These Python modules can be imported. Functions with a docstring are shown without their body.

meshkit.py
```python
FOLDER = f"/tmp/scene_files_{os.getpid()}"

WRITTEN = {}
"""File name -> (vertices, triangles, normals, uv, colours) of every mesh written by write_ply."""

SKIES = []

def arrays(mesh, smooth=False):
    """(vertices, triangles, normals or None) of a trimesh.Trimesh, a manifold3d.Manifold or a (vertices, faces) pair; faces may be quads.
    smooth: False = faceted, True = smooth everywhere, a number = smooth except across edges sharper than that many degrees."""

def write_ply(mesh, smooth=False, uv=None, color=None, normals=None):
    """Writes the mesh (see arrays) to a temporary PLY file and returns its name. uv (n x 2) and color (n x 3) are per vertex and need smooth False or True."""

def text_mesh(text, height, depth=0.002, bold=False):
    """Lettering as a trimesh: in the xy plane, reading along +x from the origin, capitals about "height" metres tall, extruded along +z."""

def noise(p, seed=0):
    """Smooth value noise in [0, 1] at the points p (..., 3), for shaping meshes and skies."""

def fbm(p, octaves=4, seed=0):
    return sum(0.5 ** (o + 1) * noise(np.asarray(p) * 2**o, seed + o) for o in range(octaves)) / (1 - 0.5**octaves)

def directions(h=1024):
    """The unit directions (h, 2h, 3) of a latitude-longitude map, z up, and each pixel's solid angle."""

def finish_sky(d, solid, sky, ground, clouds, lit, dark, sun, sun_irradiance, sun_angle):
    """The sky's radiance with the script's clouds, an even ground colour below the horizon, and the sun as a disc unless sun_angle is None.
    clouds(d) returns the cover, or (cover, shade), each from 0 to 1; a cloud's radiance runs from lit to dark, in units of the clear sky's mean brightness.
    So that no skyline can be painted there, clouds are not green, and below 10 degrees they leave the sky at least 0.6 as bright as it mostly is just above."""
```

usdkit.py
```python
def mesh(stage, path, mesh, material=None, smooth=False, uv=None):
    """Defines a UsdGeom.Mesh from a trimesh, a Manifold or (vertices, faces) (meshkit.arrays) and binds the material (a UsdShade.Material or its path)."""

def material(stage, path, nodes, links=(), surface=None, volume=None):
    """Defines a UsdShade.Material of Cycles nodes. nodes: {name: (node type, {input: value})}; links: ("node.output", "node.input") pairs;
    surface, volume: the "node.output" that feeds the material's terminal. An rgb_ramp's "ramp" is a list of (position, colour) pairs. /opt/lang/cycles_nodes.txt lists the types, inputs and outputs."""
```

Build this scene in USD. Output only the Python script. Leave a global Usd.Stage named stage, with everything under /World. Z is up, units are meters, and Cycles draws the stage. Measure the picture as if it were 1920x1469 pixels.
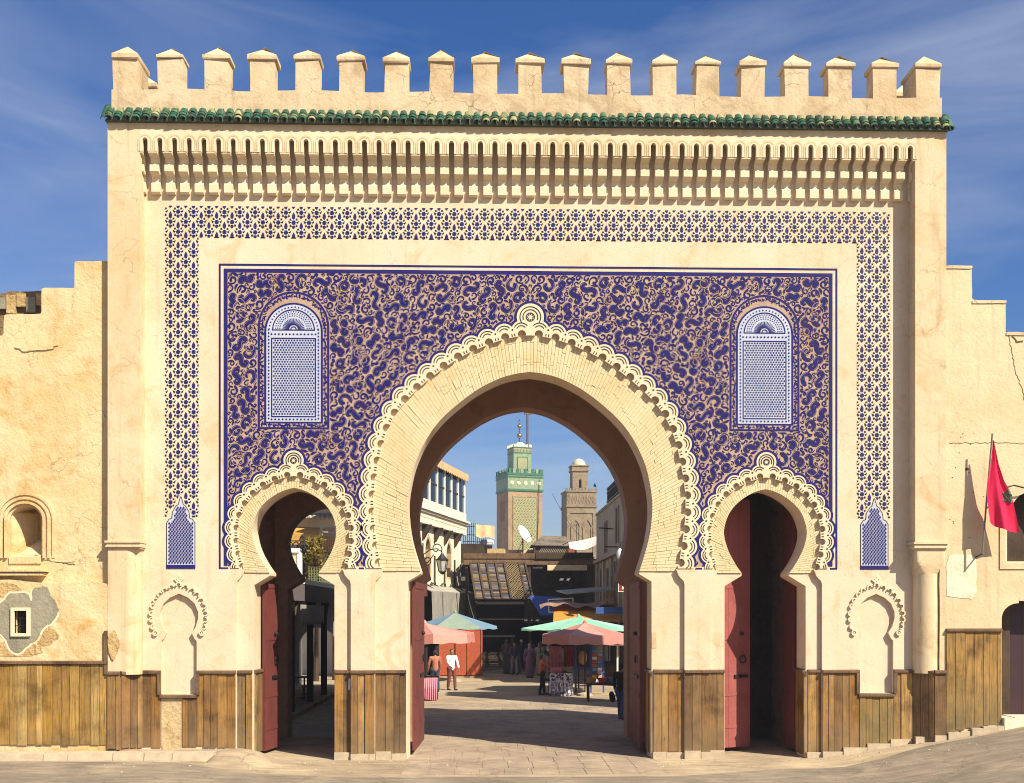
import math, random
import numpy as np, trimesh, usdkit, meshkit, shapely
from shapely import affinity
from shapely.geometry import Polygon, Point, LineString, box as sbox, MultiPolygon
from shapely.ops import unary_union
from scipy import ndimage
from pxr import Gf, Sdf, Usd, UsdGeom, UsdLux, UsdShade, Vt

# ---------------------------------------------------------------- camera, sky, sun
stage = Usd.Stage.CreateInMemory()
UsdGeom.SetStageUpAxis(stage, UsdGeom.Tokens.z)
UsdGeom.Xform.Define(stage, '/World')
F_PX, YAW, HORIZON, CAM = 2125.0, 1.5, 1150.0, (-1.06, -25.0, 3.23)
cam = UsdGeom.Camera.Define(stage, '/World/camera')
AP = 36.0
cam.CreateHorizontalApertureAttr(AP)
cam.CreateVerticalApertureAttr(AP * 783 / 1024)
cam.CreateFocalLengthAttr(AP * F_PX / 1920)
cam.CreateVerticalApertureOffsetAttr(AP * (HORIZON - 734.5) / 1920)
cam.CreateClippingRangeAttr(Gf.Vec2f(0.1, 5000))
cam.AddTranslateOp().Set(Gf.Vec3d(*CAM))
cam.AddRotateXYZOp().Set(Gf.Vec3f(90, 0, -YAW))
cam.CreateExposureAttr(0.97)
SUN_AZ, SUN_EL = math.radians(135), math.radians(43)          # azimuth from +y towards +x
to_sun = np.array([math.sin(SUN_AZ) * math.cos(SUN_EL), math.cos(SUN_AZ) * math.cos(SUN_EL), math.sin(SUN_EL)])
sun = UsdLux.DistantLight.Define(stage, '/World/sun')
sun.CreateIntensityAttr(1.15); sun.CreateAngleAttr(0.5); sun.CreateNormalizeAttr(True)
sun.CreateColorAttr(Gf.Vec3f(1.0, 0.93, 0.77))
sun.AddRotateXYZOp().Set(Gf.Vec3f(90 - math.degrees(SUN_EL), 0, 180 - math.degrees(SUN_AZ)))
dome = UsdLux.DomeLight.Define(stage, '/World/sky')
sky_mat = usdkit.material(stage, '/World/Looks/sky_air', {
    'sky': ('sky_texture', {'sky_type': 'single_scattering', 'sun_disc': False, 'sun_elevation': SUN_EL, 'sun_rotation': SUN_AZ,
                            'altitude': 400.0, 'air_density': 1.0, 'aerosol_density': 2.2, 'ozone_density': 6.0}),
    'tc': ('texture_coordinate', {}),
    'map': ('mapping', {'scale': (1.3, 1.3, 5.5), 'rotation': (0.35, 0.5, 0.4)}),
    'n': ('noise_texture', {'scale': 1.7, 'detail': 7.0, 'roughness': 0.55, 'distortion': 0.6}),
    'r': ('rgb_ramp', {'ramp': [(0.0, (0, 0, 0)), (0.38, (0.0, 0.0, 0.0)), (0.55, (0.2, 0.2, 0.2)), (0.75, (0.55, 0.55, 0.55))]}),
    'grade': ('hsv', {'hue': 0.509, 'saturation': 1.25, 'value': 1.0, 'fac': 1.0}),
    'mix': ('mix_color', {'b': (5.5, 5.9, 6.6)}),
    'bg': ('background_shader', {'strength': 0.064})},
    [('tc.generated', 'map.vector'), ('map.vector', 'n.vector'), ('n.fac', 'r.fac'), ('r.color', 'mix.fac'), ('sky.color', 'grade.color'), ('grade.color', 'mix.a'),
     ('mix.result', 'bg.color')], surface='bg.background')
UsdShade.MaterialBindingAPI.Apply(dome.GetPrim()).Bind(sky_mat)
dome.GetPrim().SetCustomDataByKey('kind', 'structure')

# ---------------------------------------------------------------- helpers
R = random.Random(7)
used = {}


def fresh(parent, name):
    k = used.get((parent, name), 0)
    used[(parent, name)] = k + 1
    return f'{parent}/{name}' if k == 0 else f'{parent}/{name}_{k:03d}'


def tag(prim, label=None, cat=None, group=None, kind=None):
    p = prim.GetPrim() if hasattr(prim, 'GetPrim') else stage.GetPrimAtPath(prim)
    for key, val in (('label', label), ('category', cat), ('group', group), ('kind', kind)):
        if val:
            p.SetCustomDataByKey(key, val)
    return p


def thing(name, label, cat, loc=(0, 0, 0), rotz=0.0, group=None):
    path = fresh('/World', name)
    x = UsdGeom.Xform.Define(stage, path)
    x.AddTranslateOp().Set(Gf.Vec3d(*loc))
    if rotz:
        x.AddRotateZOp().Set(rotz)
    tag(x, label, cat, group)
    return path


def arrs(m):
    if isinstance(m, (tuple, list)) and len(m) >= 2 and not hasattr(m[0], 'vertices') and not isinstance(m[0], (tuple, list)):
        return m
    if isinstance(m, (tuple, list)):
        return join(m)
    return np.array(m.vertices), np.array(m.faces)


def join(ms):
    vs, fs, cs, n = [], [], [], 0
    for m in ms:
        a = arrs(m)
        v, f = a[0], a[1]
        vs.append(v); fs.append(f + n); n += len(v)
        cs.append(a[2] if len(a) > 2 else None)
    v, f = np.vstack(vs), np.vstack(fs)
    if any(c is not None for c in cs):
        return v, f, np.vstack([c if c is not None else np.full((len(w), 3), 0.5) for c, w in zip(cs, vs)])
    return v, f


def obj(parent, name, m, mat, label=None, kind=None, cat=None, group=None, smooth=None):
    a = arrs(m)
    v, f = np.asarray(a[0], float), np.asarray(a[1], int)
    path = fresh(parent, name)
    g = UsdGeom.Mesh.Define(stage, path)
    if smooth:
        v, f, nn = meshkit.arrays((v, f), smooth)
        g.CreateNormalsAttr(Vt.Vec3fArray.FromNumpy(nn.astype(np.float32)))
        g.SetNormalsInterpolation('vertex')
    g.CreatePointsAttr(Vt.Vec3fArray.FromNumpy(v.astype(np.float32)))
    g.CreateFaceVertexCountsAttr(Vt.IntArray.FromNumpy(np.full(len(f), 3, np.int32)))
    g.CreateFaceVertexIndicesAttr(Vt.IntArray.FromNumpy(f.astype(np.int32).ravel()))
    g.CreateSubdivisionSchemeAttr('none')
    if len(a) > 2 and not smooth:
        UsdGeom.PrimvarsAPI(g).CreatePrimvar('col', Sdf.ValueTypeNames.Color3fArray, 'vertex').Set(Vt.Vec3fArray.FromNumpy(np.asarray(a[2], np.float32)))
    if mat is not None:
        UsdShade.MaterialBindingAPI.Apply(g.GetPrim()).Bind(mat)
    tag(g, label, cat, group, kind)
    return path


def xf(parent, name, label=None):
    path = fresh(parent, name)
    UsdGeom.Xform.Define(stage, path)
    tag(path, label)
    return path


def bx(x0, x1, y0, y1, z0, z1):
    v = np.array([[x, y, z] for x in (x0, x1) for y in (y0, y1) for z in (z0, z1)], float)
    f = np.array([[0, 1, 3], [0, 3, 2], [4, 6, 7], [4, 7, 5], [0, 4, 5], [0, 5, 1], [2, 3, 7], [2, 7, 6], [0, 2, 6], [0, 6, 4], [1, 5, 7], [1, 7, 3]])
    return v, f


def hexa(p):
    """a box from 8 corners: four of the back face then four of the front face, both in the same order round"""
    v = np.asarray(p, float)
    f = [[0, 1, 2], [0, 2, 3], [4, 6, 5], [4, 7, 6]]
    for i in range(4):
        j = (i + 1) % 4
        f += [[i, i + 4, j + 4], [i, j + 4, j]]
    return v, np.array(f)


def quadbox(q, y0, y1):
    """a box from a quad in the xz plane, given as four (x, z), between y0 (front) and y1"""
    return hexa([(x, y1, z) for x, z in q] + [(x, y0, z) for x, z in q])


def polys(g):
    if g.is_empty:
        return []
    return [p for p in getattr(g, 'geoms', [g]) if isinstance(p, Polygon) and p.area > 1e-6]


def prism(g, y0, y1):
    """extrudes a shapely shape of the xz plane from y0 (front) to y1"""
    out = []
    for p in polys(g):
        m = trimesh.creation.extrude_polygon(p, y1 - y0, engine='earcut')
        v = np.array(m.vertices)
        out.append((np.stack([v[:, 0], v[:, 2] + y0, v[:, 1]], 1), np.array(m.faces)[:, ::-1]))
    return join(out)


def prismx(g, x0, x1):
    """extrudes a shapely shape of the yz plane along x"""
    out = []
    for p in polys(g):
        m = trimesh.creation.extrude_polygon(p, x1 - x0, engine='earcut')
        v = np.array(m.vertices)
        out.append((np.stack([v[:, 2] + x0, v[:, 0], v[:, 1]], 1), np.array(m.faces)))
    return join(out)


def prismz(g, z0, z1):
    out = []
    for p in polys(g):
        m = trimesh.creation.extrude_polygon(p, z1 - z0, engine='earcut')
        v = np.array(m.vertices); v[:, 2] += z0
        out.append((v, np.array(m.faces)))
    return join(out)


def tube(pts, r, n=8, cap=True):
    pts = np.asarray(pts, float)
    rr = np.broadcast_to(np.asarray(r, float), (len(pts),))
    t = np.gradient(pts, axis=0)
    t /= np.maximum(np.linalg.norm(t, axis=1, keepdims=True), 1e-9)
    up = np.array([0, 0, 1.0]) if abs(t[0][2]) < 0.9 else np.array([0, 1.0, 0])
    v, f = [], []
    u = np.cross(up, t[0]); u /= np.linalg.norm(u)
    for i, p in enumerate(pts):
        u = u - t[i] * (u @ t[i]); u /= max(np.linalg.norm(u), 1e-9)
        w = np.cross(t[i], u)
        a = np.arange(n) * 2 * math.pi / n
        v.append(p + rr[i] * (np.outer(np.cos(a), u) + np.outer(np.sin(a), w)))
    for i in range(len(pts) - 1):
        for k in range(n):
            a, b, c, d = i * n + k, i * n + (k + 1) % n, (i + 1) * n + (k + 1) % n, (i + 1) * n + k
            f += [[a, b, c], [a, c, d]]
    v = np.vstack(v)
    if cap:
        m = len(v)
        v = np.vstack([v, pts[0], pts[-1]])
        e = (len(pts) - 1) * n
        for k in range(n):
            f += [[m, (k + 1) % n, k], [m + 1, e + k, e + (k + 1) % n]]
    return v, np.array(f)


def lathe(prof, c=(0, 0, 0), n=16, arc=None):
    """turns (radius, height) pairs about the z axis at c"""
    a = np.linspace(0, 2 * math.pi, n, endpoint=False)
    v = np.array([[c[0] + r * math.cos(t), c[1] + r * math.sin(t), c[2] + z] for r, z in prof for t in a])
    f = []
    for i in range(len(prof) - 1):
        for k in range(n):
            p, q = i * n + k, i * n + (k + 1) % n
            f += [[p, q, q + n], [p, q + n, p + n]]
    m = len(v)
    v = np.vstack([v, [[c[0], c[1], c[2] + prof[0][1]], [c[0], c[1], c[2] + prof[-1][1]]]])
    e = (len(prof) - 1) * n
    for k in range(n):
        f += [[m, (k + 1) % n, k], [m + 1, e + k, e + (k + 1) % n]]
    return v, np.array(f)


def ball(c, r, s=(1, 1, 1), sub=2):
    m = trimesh.creation.icosphere(sub, r)
    return np.array(m.vertices) * np.array(s) + np.array(c), np.array(m.faces)


def move(m, loc=(0, 0, 0), rz=0.0, rx=0.0, ry=0.0, sc=1.0):
    a = arrs(m)
    T = trimesh.transformations.euler_matrix(math.radians(rx), math.radians(ry), math.radians(rz))[:3, :3]
    v = (np.asarray(a[0]) * sc) @ T.T + np.array(loc)
    return (v, a[1]) + tuple(a[2:])


def colored(m, c):
    v, f = arrs(m)[:2]
    return v, f, np.tile(np.array(c, float), (len(v), 1))


def grid(xs, ys, fz):
    X, Y = np.meshgrid(xs, ys)
    Z = fz(X, Y)
    v = np.stack([X.ravel(), Y.ravel(), Z.ravel()], 1)
    n, m = len(xs), len(ys)
    i = (np.arange(m - 1)[:, None] * n + np.arange(n - 1)[None]).ravel()
    return v, np.vstack([np.stack([i, i + 1, i + n + 1], 1), np.stack([i, i + n + 1, i + n], 1)])


# ---------------------------------------------------------------- materials
def look(name, nodes, links, surface='p.BSDF', volume=None):
    return usdkit.material(stage, '/World/Looks/' + name, nodes, links, surface=surface, volume=volume)


def plain(name, c, rough=0.6, metal=0.0, var=0.12, scale=6.0, spec=0.4, bump=0.0):
    c = np.array(c, float)
    n = {'g': ('geometry', {}), 'n': ('noise_texture', {'scale': scale, 'detail': 5.0, 'roughness': 0.6}),
         'r': ('rgb_ramp', {'ramp': [(0.25, c * (1 - var)), (0.75, np.minimum(c * (1 + var), 1))]}),
         'p': ('principled_bsdf', {'roughness': rough, 'metallic': metal, 'specular_ior_level': spec})}
    l = [('g.position', 'n.vector'), ('n.fac', 'r.fac'), ('r.color', 'p.base_color')]
    if bump:
        n['b'] = ('bump', {'strength': bump, 'distance': 0.02})
        l += [('n.fac', 'b.height'), ('b.normal', 'p.normal')]
    return look(name, n, l)


def plaster(name, light, mid, stain, stain_at=0.56, cracks=0.5, streak=0.25, bump=0.35, scale=0.55, grime=(0.2, 0.15, 0.1), rough=0.9):
    light, mid, stain, grime = (np.array(x, float) for x in (light, mid, stain, grime))
    n = {'g': ('geometry', {}),
         'n1': ('noise_texture', {'scale': scale, 'detail': 8.0, 'roughness': 0.62, 'distortion': 0.4}),
         'r1': ('rgb_ramp', {'ramp': [(0.3, mid), (0.55, light), (0.75, light * 1.06)]}),
         'n2': ('noise_texture', {'scale': scale * 2.3, 'detail': 9.0, 'roughness': 0.68, 'distortion': 0.8}),
         'r2': ('rgb_ramp', {'ramp': [(stain_at, (0, 0, 0)), (stain_at + 0.16, (0.75, 0.75, 0.75)), (1.0, (1, 1, 1))]}),
         'm1': ('mix_color', {'b': stain}),
         'map': ('mapping', {'scale': (5.0, 5.0, 0.35)}),
         'n3': ('noise_texture', {'scale': 1.0, 'detail': 5.0, 'roughness': 0.6}),
         'r3': ('rgb_ramp', {'ramp': [(0.55, (0, 0, 0)), (0.8, (streak, streak, streak))]}),
         'm2': ('mix_color', {'b': grime}),
         'nd': ('noise_texture', {'scale': 3.0, 'detail': 3.0}),
         'vm': ('vector_math', {'math_type': 'multiply_add', 'vector2': (0.35, 0.35, 0.35)}),
         'vo': ('voronoi_texture', {'feature': 'distance_to_edge', 'scale': 2.1}),
         'rc': ('rgb_ramp', {'ramp': [(0.0, (1, 1, 1)), (0.012, (0.35, 0.35, 0.35)), (0.02, (0, 0, 0))]}),
         'nm': ('noise_texture', {'scale': 0.8, 'detail': 3.0}),
         'rm': ('rgb_ramp', {'ramp': [(0.5, (0, 0, 0)), (0.6, (cracks, cracks, cracks))]}),
         'cm': ('mix', {'mix_type': 'multiply', 'fac': 1.0}),
         'm3': ('mix_color', {'b': grime * 0.8}),
         'nb': ('noise_texture', {'scale': 14.0, 'detail': 8.0, 'roughness': 0.65}),
         'nb2': ('noise_texture', {'scale': 2.2, 'detail': 4.0}),
         'add': ('math', {'math_type': 'multiply_add', 'value2': 2.2}),
         'b': ('bump', {'strength': bump, 'distance': 0.025}),
         'p': ('principled_bsdf', {'roughness': rough, 'specular_ior_level': 0.2})}
    l = [('g.position', 'n1.vector'), ('n1.fac', 'r1.fac'), ('g.position', 'n2.vector'), ('n2.fac', 'r2.fac'), ('r2.color', 'm1.fac'), ('r1.color', 'm1.a'),
         ('g.position', 'map.vector'), ('map.vector', 'n3.vector'), ('n3.fac', 'r3.fac'), ('r3.color', 'm2.fac'), ('m1.result', 'm2.a'),
         ('g.position', 'nd.vector'), ('nd.color', 'vm.vector1'), ('g.position', 'vm.vector3'), ('vm.vector', 'vo.vector'), ('vo.distance', 'rc.fac'),
         ('g.position', 'nm.vector'), ('nm.fac', 'rm.fac'), ('rm.color', 'cm.color1'), ('rc.color', 'cm.color2'), ('cm.color', 'm3.fac'), ('m2.result', 'm3.a'),
         ('m3.result', 'p.base_color'), ('g.position', 'nb.vector'), ('g.position', 'nb2.vector'), ('nb2.fac', 'add.value1'), ('nb.fac', 'add.value3'),
         ('add.value', 'b.height'), ('b.normal', 'p.normal')]
    return look(name, n, l)


def wood(name, tones, dark=(0.05, 0.035, 0.02), foot=None, rough=0.75):
    """board by board a tone of its own, grain along z, grey weathering towards the ground where foot = (low, high) heights"""
    n = {'g': ('geometry', {}), 'o': ('object_info', {}),
         'rt': ('rgb_ramp', {'ramp': [(k / (len(tones) - 1), t) for k, t in enumerate(tones)]}),
         'map': ('mapping', {'scale': (38.0, 38.0, 1.6)}), 'n': ('noise_texture', {'scale': 1.0, 'detail': 6.0, 'roughness': 0.65, 'distortion': 0.7}),
         'r': ('rgb_ramp', {'ramp': [(0.3, (0.95, 0.95, 0.95)), (0.44, (0.35, 0.35, 0.35)), (0.6, (0, 0, 0))]}),
         'm': ('mix_color', {'b': dark}),
         'n2': ('noise_texture', {'scale': 1.6, 'detail': 6.0, 'roughness': 0.65}),
         'r2': ('rgb_ramp', {'ramp': [(0.33, (0.42, 0.38, 0.36)), (0.5, (0.88, 0.86, 0.82)), (0.62, (1.05, 1.02, 1.0)), (0.78, (1.28, 1.18, 1.0))]}),
         'm2': ('mix', {'mix_type': 'multiply', 'fac': 1.0}),
         'b': ('bump', {'strength': 0.5, 'distance': 0.01}),
         'p': ('principled_bsdf', {'roughness': rough, 'specular_ior_level': 0.25})}
    l = [('o.random', 'rt.fac'), ('rt.color', 'm.a'), ('g.position', 'map.vector'), ('map.vector', 'n.vector'), ('n.fac', 'r.fac'), ('r.color', 'm.fac'),
         ('g.position', 'n2.vector'), ('n2.fac', 'r2.fac'), ('m.result', 'm2.color1'), ('r2.color', 'm2.color2'), ('n.fac', 'b.height'), ('b.normal', 'p.normal')]
    last = 'm2.color'
    if foot:
        n.update({'sx': ('separate_xyz', {}), 'nz': ('noise_texture', {'scale': 2.6, 'detail': 5.0}),
                  'wob': ('math', {'math_type': 'multiply_add', 'value2': -1.1}),
                  'mr': ('map_range', {'from_min': foot[1] - 0.55, 'from_max': foot[0] - 0.55, 'to_min': 0.0, 'to_max': 0.55, 'clamp': True}),
                  'm4': ('mix_color', {'b': foot[2]})})
        l += [('g.position', 'sx.vector'), ('g.position', 'nz.vector'), ('nz.fac', 'wob.value1'), ('sx.z', 'wob.value3'), ('wob.value', 'mr.value'),
              ('mr.result', 'm4.fac'), ('m2.color', 'm4.a')]
        last = 'm4.result'
    l.append((last, 'p.base_color'))
    return look(name, n, l)


def glaze(name, a, b, rough=0.28, scale=4.0, wear=None):
    n = {'g': ('geometry', {}), 'o': ('object_info', {}), 'n': ('noise_texture', {'scale': scale, 'detail': 4.0}),
         'r': ('rgb_ramp', {'ramp': [(0.35, a), (0.65, b)]}), 'nb': ('noise_texture', {'scale': 9.0, 'detail': 3.0}),
         'b': ('bump', {'strength': 0.25, 'distance': 0.01}), 'p': ('principled_bsdf', {'roughness': rough, 'specular_ior_level': 0.35})}
    l = [('g.position', 'n.vector'), ('n.fac', 'r.fac'), ('g.position', 'nb.vector'), ('nb.fac', 'b.height'), ('b.normal', 'p.normal')]
    last = 'r.color'
    if wear:
        n.update({'nw': ('noise_texture', {'scale': 7.0, 'detail': 7.0, 'roughness': 0.7}),
                  'rw': ('rgb_ramp', {'ramp': [(0.6, (0, 0, 0)), (0.72, (0.7, 0.7, 0.7))]}), 'mw': ('mix_color', {'b': wear})})
        l += [('g.position', 'nw.vector'), ('nw.fac', 'rw.fac'), ('rw.color', 'mw.fac'), (last, 'mw.a')]
        last = 'mw.result'
    return look(name, n, l + [(last, 'p.base_color')])


def painted(name, rough=0.5):
    """takes each piece's own colour from its mesh"""
    return look(name, {'a': ('attribute', {'attribute': 'col'}), 'g': ('geometry', {}), 'n': ('noise_texture', {'scale': 5.0, 'detail': 5.0}),
                       'r': ('rgb_ramp', {'ramp': [(0.3, (0.82, 0.82, 0.82)), (0.7, (1.12, 1.12, 1.12))]}), 'm': ('mix', {'mix_type': 'multiply', 'fac': 1.0}),
                       'p': ('principled_bsdf', {'roughness': rough, 'specular_ior_level': 0.3})},
                [('a.color', 'm.color1'), ('g.position', 'n.vector'), ('n.fac', 'r.fac'), ('r.color', 'm.color2'), ('m.color', 'p.base_color')])


PL_GATE = plaster('gate_plaster', (0.62, 0.49, 0.345), (0.57, 0.425, 0.265), (0.53, 0.34, 0.15), stain_at=0.55, cracks=0.3, streak=0.28, bump=0.22)
PL_TOP = plaster('parapet_plaster', (0.56, 0.435, 0.275), (0.46, 0.325, 0.175), (0.34, 0.235, 0.125), stain_at=0.5, cracks=0.95, streak=0.5, bump=0.5)
PL_TRIM = plaster('carved_plaster', (0.63, 0.52, 0.35), (0.58, 0.46, 0.29), (0.5, 0.34, 0.18), stain_at=0.64, cracks=0.0, streak=0.1, bump=0.2)
PL_PIL = plaster('pilaster_plaster', (0.59, 0.455, 0.285), (0.53, 0.385, 0.21), (0.46, 0.29, 0.13), stain_at=0.52, cracks=0.45, streak=0.45, bump=0.25)
PL_LEFT = plaster('ochre_wall_plaster', (0.61, 0.465, 0.26), (0.54, 0.37, 0.16), (0.45, 0.26, 0.075), stain_at=0.5, cracks=0.6, streak=0.35, bump=0.7)
PL_RIGHT = plaster('sandy_wall_plaster', (0.60, 0.465, 0.285), (0.54, 0.385, 0.205), (0.42, 0.29, 0.14), stain_at=0.58, cracks=0.3, streak=0.4, bump=0.45)
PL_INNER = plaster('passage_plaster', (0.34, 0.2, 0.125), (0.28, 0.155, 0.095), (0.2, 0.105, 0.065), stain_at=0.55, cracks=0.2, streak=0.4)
BRICK = plaster('pale_brick', (0.6, 0.48, 0.285), (0.55, 0.41, 0.21), (0.52, 0.3, 0.1), stain_at=0.58, cracks=0, streak=0.1, bump=0.3, scale=0.9)
MORTAR = plain('brick_mortar', (0.31, 0.205, 0.11), 0.95, var=0.2)
GROUNDWORK = plaster('panel_ground', (0.39, 0.27, 0.19), (0.32, 0.195, 0.145), (0.36, 0.21, 0.1), stain_at=0.6, cracks=0.0, streak=0.15, scale=1.2)
BLUE = glaze('cobalt_glaze', (0.006, 0.0075, 0.105), (0.019, 0.008, 0.085), wear=(0.12, 0.06, 0.06))
BLUE_EDGE = glaze('cobalt_edging', (0.010, 0.011, 0.115), (0.024, 0.011, 0.095))
INK = glaze('black_tile', (0.022, 0.016, 0.02), (0.035, 0.024, 0.024), rough=0.6)
WHITE_T = glaze('white_tile', (0.38, 0.41, 0.49), (0.45, 0.46, 0.52), rough=0.35)
TILEP = painted('glazed_mosaic', 0.4)
GREEN_T = look('green_roof_glaze', {
    'o': ('object_info', {}), 'g': ('geometry', {}), 'n': ('noise_texture', {'scale': 7.0, 'detail': 4.0}),
    'r': ('rgb_ramp', {'ramp': [(0.0, (0.014, 0.085, 0.048)), (0.5, (0.02, 0.055, 0.03)), (0.78, (0.04, 0.11, 0.06)), (0.92, (0.2, 0.22, 0.09)), (1.0, (0.32, 0.28, 0.13))]}),
    'r2': ('rgb_ramp', {'ramp': [(0.55, (0, 0, 0)), (0.75, (0.6, 0.6, 0.6))]}), 'm': ('mix_color', {'b': (0.26, 0.21, 0.09)}),
    'p': ('principled_bsdf', {'roughness': 0.5, 'specular_ior_level': 0.3})},
    [('o.random', 'r.fac'), ('g.position', 'n.vector'), ('n.fac', 'r2.fac'), ('r2.color', 'm.fac'), ('r.color', 'm.a'), ('m.result', 'p.base_color')])
PAN_T = plain('dark_pan_tile', (0.03, 0.055, 0.035), 0.5, var=0.4)
W_PLANK = wood('weathered_planks', [(0.33, 0.155, 0.036), (0.17, 0.095, 0.038), (0.42, 0.21, 0.045), (0.26, 0.145, 0.055), (0.15, 0.08, 0.032), (0.46, 0.27, 0.085), (0.3, 0.14, 0.028), (0.21, 0.13, 0.065)],
               foot=(0.0, 1.1, (0.2, 0.14, 0.075)))
W_PLANK_L = wood('honey_planks', [(0.42, 0.25, 0.06), (0.3, 0.17, 0.04), (0.5, 0.32, 0.11), (0.37, 0.2, 0.032), (0.27, 0.155, 0.05), (0.44, 0.29, 0.1)], foot=(0.0, 0.8, (0.22, 0.16, 0.08)))
W_PLANK_R = wood('green_stained_planks', [(0.36, 0.2, 0.05), (0.28, 0.155, 0.037), (0.4, 0.23, 0.065), (0.32, 0.185, 0.045)], foot=(0.75, 1.95, (0.13, 0.11, 0.055)))
W_RAIL = wood('rail_timber', [(0.16, 0.09, 0.05), (0.2, 0.12, 0.07)], foot=None)
W_DARK = wood('dark_timber', [(0.055, 0.035, 0.022), (0.08, 0.05, 0.03)], foot=None)
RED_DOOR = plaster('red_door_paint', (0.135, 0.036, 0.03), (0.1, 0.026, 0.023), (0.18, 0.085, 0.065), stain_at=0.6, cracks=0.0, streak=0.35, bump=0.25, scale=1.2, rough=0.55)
RED_LIT = plaster('sunlit_red_paint_door', (0.27, 0.075, 0.065), (0.21, 0.05, 0.045), (0.32, 0.15, 0.12), stain_at=0.58, cracks=0.0, streak=0.3, bump=0.25, scale=1.2, rough=0.55)  # lighter copy of the door red, sunlight put into the colour
IRON = plain('dark_iron', (0.03, 0.028, 0.026), 0.5, 0.6, var=0.3)
STONE = plain('kerb_stone', (0.42, 0.33, 0.22), 0.9, var=0.2, scale=5.0, bump=0.6)

# ---------------------------------------------------------------- ground
def sstep(t):
    t = np.clip(t, 0, 1)
    return t * t * (3 - 2 * t)


def gz(x, y):
    """height of the ground: rising gently up the road to the right of the gate and to the left kerb"""
    x, y = np.asarray(x, float), np.asarray(y, float)
    near = 1 - sstep((y - 1.0) / 2.5)
    up = 0.172 * (np.maximum(x - 6.1, 0) - 0.4 * (1 - np.exp(-np.maximum(x - 6.1, 0) / 0.4)))
    up = np.minimum(up, 2.0)
    left = 0.1 * sstep((-x - 5.2) / 2.5)
    return (up + left) * near


def ground_grid(xs, ys, dz):
    return grid(np.asarray(xs, float), np.asarray(ys, float), lambda X, Y: gz(X, Y) + dz)


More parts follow.
